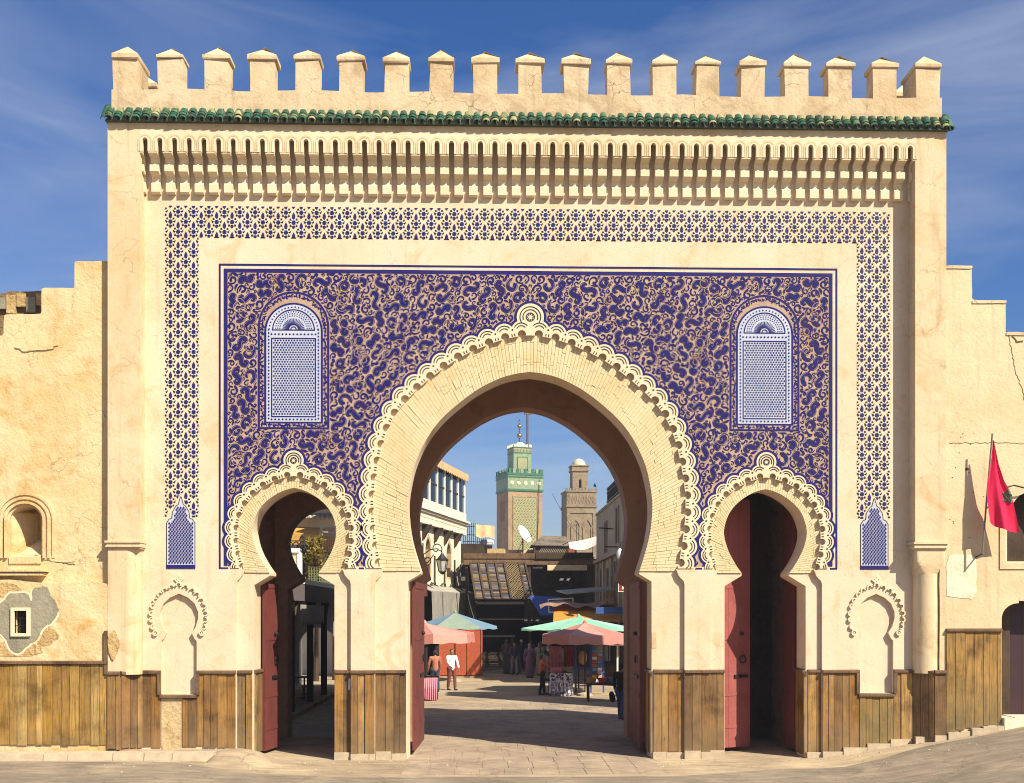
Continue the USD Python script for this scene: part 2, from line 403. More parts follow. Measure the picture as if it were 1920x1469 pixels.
def ground_look(name, base, dark, pale, scale=1.0, bump=0.5):
    base, dark, pale = (np.array(k, float) for k in (base, dark, pale))
    return look(name, {
        'g': ('geometry', {}), 'n': ('noise_texture', {'scale': 0.45 * scale, 'detail': 9.0, 'roughness': 0.66, 'distortion': 0.5}),
        'r': ('rgb_ramp', {'ramp': [(0.3, dark), (0.5, base), (0.68, pale)]}), 'map': ('mapping', {'scale': (0.6, 2.6, 1.0)}),
        'n2': ('noise_texture', {'scale': 1.6 * scale, 'detail': 8.0, 'roughness': 0.7}), 'r2': ('rgb_ramp', {'ramp': [(0.3, (0.7, 0.7, 0.7)), (0.7, (1.2, 1.2, 1.2))]}),
        'm': ('mix', {'mix_type': 'multiply', 'fac': 1.0}), 'nf': ('noise_texture', {'scale': 60.0, 'detail': 4.0}),
        'rf': ('rgb_ramp', {'ramp': [(0.3, (0.8, 0.8, 0.8)), (0.7, (1.15, 1.15, 1.15))]}), 'm2': ('mix', {'mix_type': 'multiply', 'fac': 1.0}),
        'vd': ('noise_texture', {'scale': 1.3, 'detail': 2.0}), 'vm': ('vector_math', {'math_type': 'multiply_add', 'vector2': (0.9, 0.9, 0.9)}),
        'vo': ('voronoi_texture', {'feature': 'distance_to_edge', 'scale': 0.7}), 'rc': ('rgb_ramp', {'ramp': [(0.0, (0.5, 0.5, 0.5)), (0.014, (0, 0, 0))]}),
        'm3': ('mix_color', {'b': dark * 0.5}),
        'b': ('bump', {'strength': bump, 'distance': 0.012}), 'p': ('principled_bsdf', {'roughness': 0.9, 'specular_ior_level': 0.2})},
        [('g.position', 'n.vector'), ('n.fac', 'r.fac'), ('g.position', 'map.vector'), ('map.vector', 'n2.vector'), ('n2.fac', 'r2.fac'), ('r.color', 'm.color1'),
         ('r2.color', 'm.color2'), ('g.position', 'nf.vector'), ('nf.fac', 'rf.fac'), ('m.color', 'm2.color1'), ('rf.color', 'm2.color2'),
         ('g.position', 'vd.vector'), ('vd.color', 'vm.vector1'), ('g.position', 'vm.vector3'), ('vm.vector', 'vo.vector'), ('vo.distance', 'rc.fac'),
         ('rc.color', 'm3.fac'), ('m2.color', 'm3.a'), ('m3.result', 'p.base_color'), ('nf.fac', 'b.height'), ('b.normal', 'p.normal')])


CONC = ground_look('dusty_concrete', (0.36, 0.275, 0.18), (0.24, 0.18, 0.115), (0.45, 0.35, 0.22))
ASPH = ground_look('worn_asphalt', (0.23, 0.185, 0.135), (0.165, 0.135, 0.1), (0.33, 0.26, 0.18), 1.3, 0.8)
PAVE = ground_look('paving_stone', (0.33, 0.25, 0.175), (0.23, 0.175, 0.13), (0.40, 0.305, 0.21), 2.2)
xs = np.unique(np.concatenate([np.linspace(-320, -60, 10), np.linspace(-60, 60, 97), np.linspace(-14, 14, 57), np.linspace(60, 320, 10)]))
ys = np.unique(np.concatenate([np.linspace(-120, -20, 9), np.linspace(-20, 8, 57), np.linspace(8, 60, 14), np.linspace(60, 420, 10)]))
obj('/World', 'ground', ground_grid(xs, ys, 0.0), CONC, kind='structure', smooth=40)
# the asphalt in front of the gate has a ragged edge against the concrete apron
ex = np.linspace(-30, 30, 121)
edge = -2.15 - 0.5 * sstep((ex + 5.5) / 2) + 1.0 * sstep((ex - 2.5) / 3.0) + 0.95 * sstep((ex - 6.0) / 3.0) + 1.15 * sstep((-ex - 5.6) / 2.2) + 0.16 * (meshkit.fbm(np.stack([ex * 1.3, ex * 0, ex * 0], 1)) - 0.5)
rows = [-34.0, -20.0, -12.0, -8.0, -6.0, -4.6] + [None] * 4
vv, ff = [], []
for j in range(10):
    for i, x in enumerate(ex):
        y = rows[j] if rows[j] is not None else -4.6 + (edge[i] + 4.6) * (j - 5) / 4
        vv.append((x, y, float(gz(x, y)) + 0.004))
for j in range(9):
    for i in range(120):
        a = j * 121 + i
        ff += [[a, a + 1, a + 122], [a, a + 122, a + 121]]
obj('/World', 'road', (np.array(vv), np.array(ff)), ASPH, kind='structure', smooth=40)

# paving stones through the main arch and up the souk street
pav = xf('/World', 'pavement')
tag(pav, kind='structure')
rng = random.Random(3)
y, nst = -2.35, 0
while y < 15.5 and nst < 290:
    h = rng.uniform(0.8, 1.05) if y < 3 else rng.uniform(0.95, 1.3)
    x = -2.55 + rng.uniform(-0.3, 0.0) if y < 6 else -3.4 + rng.uniform(-.3, 0)
    xe = 2.6 if y < 6 else 4.2
    while x < xe and nst < 290:
        w = rng.uniform(0.5, 0.56) if y < 3 else rng.uniform(0.62, 0.8)
        t, g = 0.006 + rng.uniform(0, 0.006), 0.006
        z0 = float(gz(x + w / 2, y))
        obj(pav, 'paving_stone', bx(x + g, x + w - g, y + g, y + h - g, z0 - 0.03, z0 + t), PAVE)
        nst += 1
        x += w
    y += h

# ---------------------------------------------------------------- the gate
gate = thing('city_gate', 'monumental crenellated gate clad in blue and white tilework with three horseshoe arches', 'city gate')
YF, YR, YB = -0.36, 0.095, 0.82          # pilaster face, recessed brick rings, back of the front wall (the wall face itself is y = 0)


def mirror(pts):
    """a closed outline from its right half, given from bottom to the apex"""
    return list(pts) + [(-x, z) for x, z in reversed(pts) if abs(x) > 1e-9]


def spline(pts, n=90):
    p = np.array(pts, float)
    for _ in range(3):
        q = [p[0]]
        for a, b in zip(p[:-1], p[1:]):
            q += [0.75 * a + 0.25 * b, 0.25 * a + 0.75 * b]
        p = np.array(q + [p[-1]])
    s = np.concatenate([[0], np.cumsum(np.linalg.norm(np.diff(p, axis=0), axis=1))])
    t = np.linspace(0, s[-1], n)
    return np.stack([np.interp(t, s, p[:, k]) for k in (0, 1)], 1)


M_IN = spline([(2.42, 4.16), (2.5, 4.4), (2.66, 4.95), (2.72, 5.55), (2.69, 5.95), (2.55, 6.6), (2.12, 7.4), (1.32, 8.09), (0.75, 8.4), (0.4, 8.51), (0.15, 8.55), (0, 8.565)])
M_OUT = spline([(3.3, 4.16), (3.37, 4.5), (3.46, 5.1), (3.5, 5.7), (3.42, 6.4), (3.2, 7.32), (2.74, 8.03), (1.72, 8.85), (0.9, 9.22), (0.45, 9.35), (0.15, 9.395), (0, 9.405)])
S_IN = spline([(0.53, 4.12), (0.66, 4.3), (0.84, 4.62), (0.93, 4.95), (0.92, 5.15), (0.82, 5.45), (0.62, 5.69), (0.36, 5.87), (0.15, 5.955), (0, 5.985)])
S_OUT = spline([(1.08, 4.12), (1.2, 4.45), (1.26, 4.8), (1.26, 5.1), (1.2, 5.4), (1.02, 5.74), (0.74, 6.02), (0.4, 6.19), (0.15, 6.265), (0, 6.285)])
ARCH = {'main': dict(cx=0.0, inn=M_IN, out=M_OUT, jamb=2.7, shaft=3.42, step=0.375, lobe=0.225, med=(9.76, 0.3), n=84, parts=3),
        'west': dict(cx=-5.2, inn=S_IN, out=S_OUT, jamb=0.88, shaft=1.25, step=0.3, lobe=0.18, med=(6.58, 0.22), n=44, parts=2),
        'east': dict(cx=5.24, inn=S_IN, out=S_OUT, jamb=0.91, shaft=1.25, step=0.3, lobe=0.18, med=(6.58, 0.22), n=44, parts=2)}


def opening(a):
    """the horseshoe, its imposts and the straight jambs below them"""
    tip = a['inn'][0]
    j, z = a['jamb'], tip[1]
    arcp = [(j - (j - tip[0]) * math.sin(t), z - 0.42 * (j - tip[0]) - 0.0 + 0.42 * (j - tip[0]) * math.cos(t) - 0.06) for t in np.linspace(math.pi / 2, 0, 7)]
    right = [(j, -0.5), (j, z - 0.42 * (j - tip[0]) - 0.12)] + [(j - (j - tip[0]) * math.sin(t), z - 0.06 - (j - tip[0]) * 0.6 * (1 - math.sin(t))) for t in np.linspace(0, math.pi / 2, 7)] + [tuple(p) for p in a['inn']]
    return Polygon(mirror(right)).buffer(0)


for a in ARCH.values():
    a['open'] = affinity.translate(opening(a), a['cx'], 0)
    o = a['out']
    k = a['shaft']
    sh = Polygon(mirror([(k, -0.5), (k, 3.86), (k - 0.02, 3.94), (k - 0.08, 4.0), (k - 0.13, 4.06), (k - 0.16, 4.14), (k - 0.19, 4.2), (k - 0.19, 4.3), (0, 4.3)])).buffer(0)
    ring = Polygon(mirror([tuple(p) for p in o])).buffer(0)
    d = np.diff(o, axis=0); d /= np.linalg.norm(d, axis=1, keepdims=True)
    s = np.concatenate([[0], np.cumsum(np.linalg.norm(np.diff(o, axis=0), axis=1))])
    n = int(round(s[-1] / a['step']))
    cs = []
    for i in range(n):
        t = s[-1] * (i + 0.5) / n
        p = np.array([np.interp(t, s, o[:, 0]), np.interp(t, s, o[:, 1])])
        q = np.array([np.interp(min(t + 0.02, s[-1]), s, o[:, 0]), np.interp(min(t + 0.02, s[-1]), s, o[:, 1])]) - p
        q /= np.linalg.norm(q)
        nrm = np.array([q[1], -q[0]])
        cs += [(p + nrm * 0.07, nrm), ((p + nrm * 0.07) * [-1, 1], nrm * [-1, 1])]
    a['lobes'] = cs
    k = a['lobe']
    U = unary_union([Point(*c).buffer(k, 20) for c, _ in cs] + [ring.buffer(k * 0.55)] + [Point(0, a['med'][0]).buffer(a['med'][1], 32)])
    bites = unary_union([Point(*(c - nn * 0.075)).buffer(k * 0.4, 10) for c, nn in cs])
    inner = unary_union([ring.buffer(-0.045), bites])
    top = sbox(-9, 4.22, 9, 20)
    tr = lambda g: affinity.translate(g, a['cx'], 0)
    a['band'] = tr(U.difference(inner).intersection(top))
    a['line'] = tr(U.buffer(0.055).difference(U).intersection(sbox(-9, 4.27, 9, 20)))
    a['outer'] = tr(U.buffer(0.055))
    a['cut'] = tr(unary_union([inner.intersection(sbox(-9, 4.1, 9, 20)), sh]))
    a['marks'] = []
    for c, nn in cs:
        th = math.atan2(nn[1], nn[0])
        for r in (k * 0.76, k * 0.5):
            w = 0.022
            t = np.linspace(th - 1.0, th + 1.0, 9)
            a['marks'].append(tr(Polygon([(c[0] + (r + w / 2) * math.cos(x), c[1] + (r + w / 2) * math.sin(x)) for x in t] + [(c[0] + (r - w / 2) * math.cos(x), c[1] + (r - w / 2) * math.sin(x)) for x in t[::-1]])))
    for side in (0, 1):
        line = [c for c in cs[side::2]]
        for (c0, n0), (c1, n1) in zip(line[:-1], line[1:]):
            m, nn = (c0 + c1) / 2, (n0 + n1) / 2
            tg = np.array([-nn[1], nn[0]])
            a['marks'].append(tr(Point(*(m + nn * 0.055)).buffer(0.021, 5)))
            for e in (-0.03, 0.03):
                p = m - nn * 0.035 + tg * e
                a['marks'].append(tr(LineString([p, p - nn * 0.06]).buffer(0.011, 2, cap_style='flat')))
    z, r = a['med']
    for rr in (0.8, 0.58, 0.34):
        ringm = Point(0, z).buffer(r * rr, 24).difference(Point(0, z).buffer(r * rr - 0.024, 24))
        if rr > 0.4:
            ringm = ringm.difference(sbox(-r * 0.62, z - r * 1.2, r * 0.62, z - r * 0.2))
        a['marks'].append(tr(ringm))
    for i in range(8):
        a['marks'].append(tr(Point(r * 0.2 * math.cos(i * math.pi / 4), z + r * 0.2 * math.sin(i * math.pi / 4)).buffer(r * 0.055, 4)))

# front wall, its recessed layer, the chamber behind it and the rear wall with the same arches
NICHE = Polygon(mirror([(0.385, 1.45), (0.385, 2.62), (0.34, 2.66), (0.3, 2.74), (0.28, 2.8), (0.36, 2.92), (0.42, 3.12), (0.415, 3.26), (0.34, 3.44), (0.2, 3.57), (0, 3.66)])).buffer(0)
niches = [affinity.translate(NICHE, c, 0) for c in (-7.7, 7.7)]
front = sbox(-9.12, -0.5, 9.12, 13.78).difference(unary_union([a['cut'] for a in ARCH.values()] + niches))
wall = xf(gate, 'gate_wall')
obj(wall, 'facade', prism(front, 0.0, YR), PL_GATE)
back = sbox(-9.12, -0.5, 9.12, 13.9).difference(unary_union([a['open'] for a in ARCH.values()]))
obj(wall, 'facade_core', prism(back, YR, YB), PL_GATE)
hollow = unary_union([Polygon(mirror([(3.3, -0.6), (3.3, 6.2), (2.9, 8.2), (2.0, 9.4), (0, 10.0)]))] + [affinity.translate(Polygon(mirror([(1.2, -0.6), (1.2, 6.0), (0.8, 6.6), (0, 6.9)])), c, 0) for c in (-5.2, 5.24)])
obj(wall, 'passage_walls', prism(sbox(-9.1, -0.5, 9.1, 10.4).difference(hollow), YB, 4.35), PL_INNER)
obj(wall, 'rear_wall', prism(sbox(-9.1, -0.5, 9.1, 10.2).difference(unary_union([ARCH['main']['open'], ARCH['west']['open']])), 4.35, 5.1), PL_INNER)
for sgn, nx in ((-1, -7.7), (1, 7.7)):
    # carved moulding round the blind niche: scallops, scroll ends and a small rosette
    out = spline([(0.5, 2.8), (0.56, 2.95), (0.6, 3.2), (0.53, 3.48), (0.36, 3.7), (0.17, 3.8), (0, 3.85)], 60)
    s = np.linspace(0, 59, 10)
    sh = []
    for i in s:
        p = out[int(i)]
        for q in sorted({(p[0], p[1]), (-p[0], p[1])}):
            sh.append(Point(q).buffer(0.062, 8).difference(Point(q).buffer(0.036, 8)))
    sh += [Point(e * 0.505, 2.79).buffer(0.06).difference(Point(e * 0.505, 2.79).buffer(0.04)) for e in (-1, 1)] + [Point(e * 0.505, 2.79).buffer(0.02) for e in (-1, 1)]
    inside = Polygon(mirror([(p[0] - 0.012, p[1] - 0.006) for p in out])).buffer(0)
    sh = [g.difference(inside.intersection(sbox(-1, 2.84, 1, 3.9))) for g in sh]
    for piece in polys(affinity.translate(unary_union(sh), nx, 0)):
        obj(wall, 'niche_moulding', prism(piece, -0.05, 0.0), PL_TRIM)
    ros = affinity.translate(affinity.rotate(sbox(-0.075, -0.075, 0.075, 0.075), 45), nx, 3.97)
    holes = unary_union([Point(nx + 0.045 * math.cos(k * math.pi / 2), 3.97 + 0.045 * math.sin(k * math.pi / 2)).buffer(0.012, 4) for k in range(4)])
    obj(wall, 'niche_rosette', prism(ros.difference(holes), -0.03, 0.0), PL_TRIM)

# brick rings
for key, a in ARCH.items():
    ring = xf(gate, 'arch_ring')
    shell = Polygon(mirror([tuple(p) for p in a['out']])).difference(Polygon(mirror([tuple(p) for p in a['inn']])))
    obj(ring, 'mortar_bed', prism(affinity.translate(shell.buffer(-0.006), a['cx'], 0), YR - 0.012, YR - 0.001), MORTAR)
    n = a['n']
    rb = random.Random(len(key) + int(a['cx'] * 10))
    si = np.concatenate([[0], np.cumsum(np.linalg.norm(np.diff(a['inn'], axis=0), axis=1))]); so = np.concatenate([[0], np.cumsum(np.linalg.norm(np.diff(a['out'], axis=0), axis=1))])
    at = lambda c, s, t: np.array([np.interp(t * s[-1], s, c[:, 0]), np.interp(t * s[-1], s, c[:, 1])])
    bricks = []
    cuts = [i / n for i in range(n + 1)]
    for i in range(n):
        g = 0.0
        for sgn in (-1, 1):
            ia, ib, oa, ob = at(a['inn'], si, cuts[i]), at(a['inn'], si, cuts[i + 1]), at(a['out'], so, cuts[i]), at(a['out'], so, cuts[i + 1])
            k = a['parts']
            f = sorted([rb.uniform(0.2, 0.8)] if k == 2 else [rb.uniform(0.15, 0.45), rb.uniform(0.55, 0.85)])
            if rb.random() < 0.3:
                f = f[:1]
            f = [0.0] + f + [1.0]
            for u, w in zip(f[:-1], f[1:]):
                q = np.array([ia + (oa - ia) * u, ia + (oa - ia) * w, ib + (ob - ib) * w, ib + (ob - ib) * u])
                c = q.mean(0)
                e1 = np.linalg.norm(q[3] - q[0]); e2 = np.linalg.norm(q[1] - q[0])
                jt = 0.0065
                up = (q[3] + q[2] - q[0] - q[1]); up /= np.linalg.norm(up)
                al = (q[1] + q[2] - q[0] - q[3]); al /= np.linalg.norm(al)
                hv = np.array([-1, -1, 1, 1])[:, None] * up * min(jt, e1 * 0.3) / 2
                hl = np.array([1, -1, -1, 1])[:, None] * al * 0.004
                q = q - hv + hl
                q = q * [sgn, 1] + [a['cx'], 0]
                bricks.append((e2, quadbox(q, YR - 0.022 - rb.uniform(0, 0.012), YR - 0.011)))
    bricks.sort(key=lambda b: -b[0])
    keep = 220 if key == 'main' else 90
    for _, b in bricks[:keep]:
        obj(ring, 'brick', b, BRICK)
    if bricks[keep:]:
        obj(ring, 'short_bricks', join([b for _, b in bricks[keep:]]), BRICK, kind='stuff')

# scalloped borders of the arches
bands = unary_union([a['band'] for a in ARCH.values()])
taken = bands.buffer(0.002)
for a in ARCH.values():
    a['line'] = a['line'].difference(taken)
    taken = taken.union(a['line'].buffer(0.001))
for a in ARCH.values():
    sc = xf(gate, 'scalloped_border')
    obj(sc, 'scallops', prism(a['band'], -0.02, 0.0), PL_TRIM)
    obj(sc, 'inlay_lines', prism(unary_union(a['marks']).intersection(a['band'].buffer(-0.003)), -0.024, -0.02), INK, kind='stuff')
    obj(sc, 'blue_outline', prism(a['line'], -0.014, 0.0), BLUE_EDGE)

# ---------------------------------------------------------------- arabesque panel
panel = xf(gate, 'arabesque_panel')
holes = unary_union([a['outer'] for a in ARCH.values()])
WIN = lambda h, z0, z1: Polygon([(-h, z0), (h, z0)] + [(h * math.cos(t), z1 - h + h * math.sin(t)) for t in np.linspace(0, math.pi, 25)])
wins = unary_union([affinity.translate(WIN(0.78, 7.27, 10.29), c, 0) for c in (-5.2, 5.2)])
rect = sbox(-6.64, 4.27, 6.64, 10.7)
field = rect.difference(unary_union([holes, wins]))
obj(panel, 'ground_plaster', prism(field, -0.006, 0.0), GROUNDWORK)
cutline = unary_union([a['outer'].union(a['cut']) for a in ARCH.values()])
lip = sbox(-6.72, 4.27, 6.72, 10.78).difference(rect).difference(sbox(-6.72, 4.2, 6.72, 4.2701)).difference(cutline)
obj(panel, 'inner_frame', prism(lip, -0.012, 0.0), BLUE_EDGE)
for half in (0, 1):
    fr = sbox(-6.83, 4.2, 6.83, 10.89).difference(sbox(-6.79, 4.235, 6.79, 10.85)).difference(cutline).intersection(sbox(-7, 4, 0, 12) if half == 0 else sbox(0, 4, 7, 12))
    obj(panel, 'frame_line', prism(fr, -0.008, 0.0), BLUE_EDGE)

GR = 0.0095
gx, gzz = np.arange(-6.72, 0.6, GR), np.arange(4.2, 10.8, GR)
half = field.intersection(sbox(-7, 4, 0.0, 11))
XX, ZZ = np.meshgrid(gx, gzz)
inside = shapely.contains_xy(half, XX.ravel(), ZZ.ravel()).reshape(XX.shape)
clr = (ndimage.distance_transform_edt(inside) - ndimage.distance_transform_edt(~inside)) * GR
prng = np.random.default_rng(11)


def strokes(kind, L):
    """centre line (n x 2) and half widths of one scroll of length about L"""
    n = 30
    t = np.linspace(-1, 1, n)
    if kind == 's':                     # S scroll, both ends curling in, thick in the middle
        turn = prng.uniform(4.4, 6.4)
        th = turn * np.abs(t) ** 1.6
        w = 0.055 * (0.42 + 0.58 * np.cos(t * 1.35) ** 1.1)
        w[-1] = w[0] = 0.02; w[1] = w[-2] = 0.03; w[2] = w[-3] = 0.031; w[3] = w[-4] = 0.024
    elif kind == 'c':                   # comma spiral with a thick head
        u = (t + 1) / 2
        th = prng.uniform(4.5, 7.0) * u ** 1.6 * prng.choice([-1, 1])
        w = 0.06 * (1 - 0.6 * u); w[0] = 0.035; w[1] = 0.055; w[-1] = 0.025; w[-2] = 0.034
        if prng.random() < 0.5:
            w = w[::-1] * 1.0; w[-1] *= 0.8
    else:                               # leaf
        u = (t + 1) / 2
        th = prng.uniform(-1.4, 1.4) * u
        w = 0.2 * np.sin(np.pi * np.clip(u, 0.03, 0.97)) ** 0.8 * (1.2 - u)
    d = np.stack([np.cos(th), np.sin(th)], 1)
    p = np.concatenate([[[0, 0]], np.cumsum((d[1:] + d[:-1]) / 2, 0)]) * L / (n - 1)
    return p - p.mean(0), w * L


def clearance(p):
    i = np.rint((p[:, 1] - gzz[0]) / GR).astype(int); j = np.rint((p[:, 0] - gx[0]) / GR).astype(int)
    if i.min() < 0 or j.min() < 0 or i.max() >= clr.shape[0] or j.max() >= clr.shape[1]:
        return None
    return clr[i, j]


def occupy(p, w):
    lo, hi = p.min(0) - 0.16, p.max(0) + 0.16
    j0, j1 = max(int((lo[0] - gx[0]) / GR), 0), min(int((hi[0] - gx[0]) / GR) + 1, clr.shape[1])
    i0, i1 = max(int((lo[1] - gzz[0]) / GR), 0), min(int((hi[1] - gzz[0]) / GR) + 1, clr.shape[0])
    sub = clr[i0:i1, j0:j1]
    x, z = gx[j0:j1], gzz[i0:i1]
    for (a, b), r in zip(p, w):
        np.minimum(sub, np.hypot(x[None] - a, z[:, None] - b) - r, out=sub)


placed, thin = [], []
plan = [('s', 0.66, 500, 0.006), ('c', 0.54, 1200, 0.006), ('s', 0.56, 4000, 0.006), ('c', 0.44, 5000, 0.006), ('s', 0.47, 13000, 0.006), ('c', 0.34, 12000, 0.0055), ('s', 0.36, 16000, 0.0055), ('c', 0.27, 14000, 0.005), ('s', 0.28, 14000, 0.005), ('l', 0.18, 14000, 0.0045),
        ('c', 0.18, 16000, 0.005), ('l', 0.125, 20000, 0.0045), ('l', 0.085, 26000, 0.004)]
for kind, L, tries, gap in plan:
    free = np.argwhere(clr > L * 0.024)
    for _ in range(tries):
        i, j = free[prng.integers(len(free))]
        if clr[i, j] < L * 0.024:
            continue
        p, w = strokes(kind, L)
        a = prng.uniform(0, 2 * math.pi)
        ca, sa = math.cos(a), math.sin(a)
        if prng.random() < 0.5:
            p = p * [1, -1]
        p = p @ np.array([[ca, sa], [-sa, ca]]) + (gx[j], gzz[i])
        ow = 0.023 if L > 0.45 else 0.0
        cl = clearance(p)
        if cl is None or np.any(cl < w + gap + ow):
            continue
        placed.append((L, p, w))
        if ow:
            nn = np.stack([-np.gradient(p[:, 1]), np.gradient(p[:, 0])], 1); nn /= np.linalg.norm(nn, axis=1, keepdims=True)
            for s in (-1, 1):
                q = p + nn * (w + 0.017)[:, None] * s
                k0, k1 = (2, 28)
                thin.append((q[k0:k1], np.full(k1 - k0, 0.006)))
        occupy(p, w + ow)
field_clr = (ndimage.distance_transform_edt(inside)) * GR
# fine tendrils in what is left
for _ in range(26000):
    i, j = prng.integers(clr.shape[0]), prng.integers(clr.shape[1])
    if clr[i, j] < 0.013:
        continue
    p, w = strokes('c', prng.uniform(0.09, 0.18))
    a = prng.uniform(0, 2 * math.pi)
    ca, sa = math.cos(a), math.sin(a)
    p = p @ np.array([[ca, sa], [-sa, ca]]) + (gx[j], gzz[i])
    cl = clearance(p)
    if cl is None or np.any(cl < 0.0105):
        continue
    thin.append((p[::2], np.full(15, 0.0075)))
    occupy(p, np.full(30, 0.009))


def ribbon(p, w, y0, y1, flip=1):
    nn = np.stack([-np.gradient(p[:, 1]), np.gradient(p[:, 0])], 1)
    nn /= np.maximum(np.linalg.norm(nn, axis=1, keepdims=True), 1e-9)
    a, b = p + nn * w[:, None], p - nn * w[:, None]
    k = len(p)
    v = np.vstack([np.stack([q[:, 0] * flip, np.full(k, y), q[:, 1]], 1) for q, y in ((a, y1), (a, y0), (b, y0), (b, y1))])
    i = np.arange(k - 1)
    f = []
    for s in range(3):
        f += [np.stack([i + s * k, i + 1 + s * k, i + 1 + (s + 1) * k], 1), np.stack([i + s * k, i + 1 + (s + 1) * k, i + (s + 1) * k], 1)]
    for e in (0, k - 1):
        f.append(np.array([[e, e + k, e + 2 * k], [e, e + 2 * k, e + 3 * k]]))
    f = np.vstack(f)
    return v, f if flip < 0 else f[:, ::-1]


placed.sort(key=lambda s: -s[0])
for flip in (1, -1):
    for L, p, w in placed[:148]:
        obj(panel, 'scroll', ribbon(p, w, -0.016, -0.005, flip), BLUE)
fine = [ribbon(p[::(1 if L > 0.4 else 2)], w[::(1 if L > 0.4 else 2)], -0.015, -0.005, flip) for flip in (1, -1) for L, p, w in placed[148:]]
fine += [ribbon(p, w, -0.012, -0.005, flip) for flip in (1, -1) for p, w in thin]
obj(panel, 'tendrils', join(fine), BLUE, kind='stuff')

# thin pale vines that wind across the blue scrolls
vines = []
for _ in range(2600):
    i, j = prng.integers(clr.shape[0]), prng.integers(clr.shape[1])
    r = prng.uniform(0.09, 0.2)
    if field_clr[i, j] < r * 1.15 or len(vines) >= 50:
        continue
    t = np.linspace(0, prng.uniform(3.5, 8.5), 26)
    rr = r * (1 - 0.085 * t)
    a = prng.uniform(0, 6.28); sg = prng.choice([-1, 1])
    vines.append((np.stack([gx[j] + rr * np.cos(a + sg * t), gzz[i] + rr * np.sin(a + sg * t)], 1), np.full(26, 0.0052)))
obj(panel, 'pale_vines', join([ribbon(p, w, -0.0195, -0.012, flip) for flip in (1, -1) for p, w in vines]), GROUNDWORK, kind='stuff')

# the two false windows of pierced white tile
for c in (-5.2, 5.2):
    wn = xf(gate, 'tiled_window')
    T = lambda g: affinity.translate(g, c, 0)
    obj(wn, 'surround', prism(T(WIN(0.735, 7.31, 10.245).difference(WIN(0.62, 7.42, 10.02))), -0.008, 0.0), GROUNDWORK)
    obj(wn, 'surround_line', prism(T(unary_union([WIN(0.78, 7.27, 10.29).difference(WIN(0.735, 7.31, 10.245)), WIN(0.64, 7.395, 10.04).difference(WIN(0.595, 7.43, 10.0))])), -0.014, 0.0), BLUE_EDGE)
    zz = []
    for k in range(420):
        t = k / 420
        per = [(-0.69, 7.35), (-0.69, 9.5)] + [(-0.69 * math.cos(a), 9.5 + 0.69 * math.sin(a)) for a in np.linspace(0, math.pi, 20)] + [(0.69, 7.35), (-0.69, 7.35)]
        pt = LineString(per).interpolate(t, normalized=True)
        r = prng.uniform(0.014, 0.027)
        zz.append(affinity.rotate(affinity.scale(Point(pt.x + prng.uniform(-0.035, 0.035), pt.y + prng.uniform(-0.03, 0.03)).buffer(r, 3), 1.6, 0.6), prng.uniform(0, 180)))
    obj(wn, 'surround_leaves', prism(T(unary_union(zz)), -0.012, -0.008), BLUE, kind='stuff')
    obj(wn, 'white_screen', prism(T(WIN(0.595, 7.43, 10.0)), -0.012, 0.0), WHITE_T)
    fr = [sbox(-0.49, 7.53, 0.49, 9.27).difference(sbox(-0.465, 7.555, 0.465, 9.245))]
    lun = WIN(0.47, 9.0, 9.9).intersection(sbox(-1, 9.43, 1, 11))
    fr.append(lun.difference(lun.buffer(-0.025)))
    for z in np.arange(7.5, 9.5, 0.075):
        fr += [affinity.scale(Polygon([(s * 0.542 - 0.022, z), (s * 0.542, z - 0.028), (s * 0.542 + 0.022, z), (s * 0.542, z + 0.028)]), 1, 1) for s in (-1, 1)]
    for x in np.arange(-0.48, 0.49, 0.08):
        fr += [affinity.rotate(sbox(x - 0.018, z - 0.018, x + 0.018, z + 0.018), 45) for z in (7.48, 9.35)]
    for t in np.linspace(0.1, math.pi - 0.1, 22):
        fr.append(affinity.rotate(sbox(-0.014, -0.014, 0.014, 0.014), 45 + math.degrees(t)).__class__(affinity.translate(affinity.rotate(sbox(-0.014, -0.014, 0.014, 0.014), math.degrees(t)), 0.535 * math.cos(t), 9.41 + 0.535 * math.sin(t)).exterior))
    obj(wn, 'screen_frame', prism(T(unary_union(fr)), -0.017, -0.012), BLUE_EDGE)
    dots = []
    row = 0
    for z in np.arange(7.6, 9.23, 0.052):
        for k, x in enumerate(np.arange(-0.43 + (0.03 if row % 2 else 0), 0.44, 0.06)):
            if row % 4 == 0 and k % 3 == 0 or row % 4 == 2 and k % 3 == 1:
                dots.append(Polygon([(x + (0.03 if m % 2 == 0 else 0.017) * math.cos(m * math.pi / 6), z + (0.03 if m % 2 == 0 else 0.017) * math.sin(m * math.pi / 6)) for m in range(12)]))
            else:
                dots.append(Point(x, z).buffer(0.0205, 2))
        row += 1
    for k in range(21):
        t = math.pi * (k + 0.5) / 21
        dots.append(LineString([(0.1 * math.cos(t), 9.455 + 0.1 * math.sin(t)), (0.24 * math.cos(t), 9.455 + 0.24 * math.sin(t))]).buffer(0.008, 1))
    for r in (0.3, 0.345, 0.39):
        for k in range(int(r * 60)):
            t = math.pi * (k + 0.5) / int(r * 60)
            dots.append(Point(r * math.cos(t), 9.455 + r * math.sin(t)).buffer(0.014, 2))
    dots.append(Point(0, 9.455).buffer(0.07, 8).intersection(sbox(-1, 9.455, 1, 10)).difference(Point(0, 9.455).buffer(0.045, 8)))
    obj(wn, 'screen_piercings', prism(T(unary_union(dots)), -0.016, -0.012), BLUE_EDGE, kind='stuff')

# ---------------------------------------------------------------- mosaic border of flower tiles
border = xf(gate, 'mosaic_border')
V_, K_, W_, C_ = (0.024, 0.014, 0.1), (0.018, 0.013, 0.02), (0.6, 0.58, 0.53), (0.010, 0.016, 0.1)


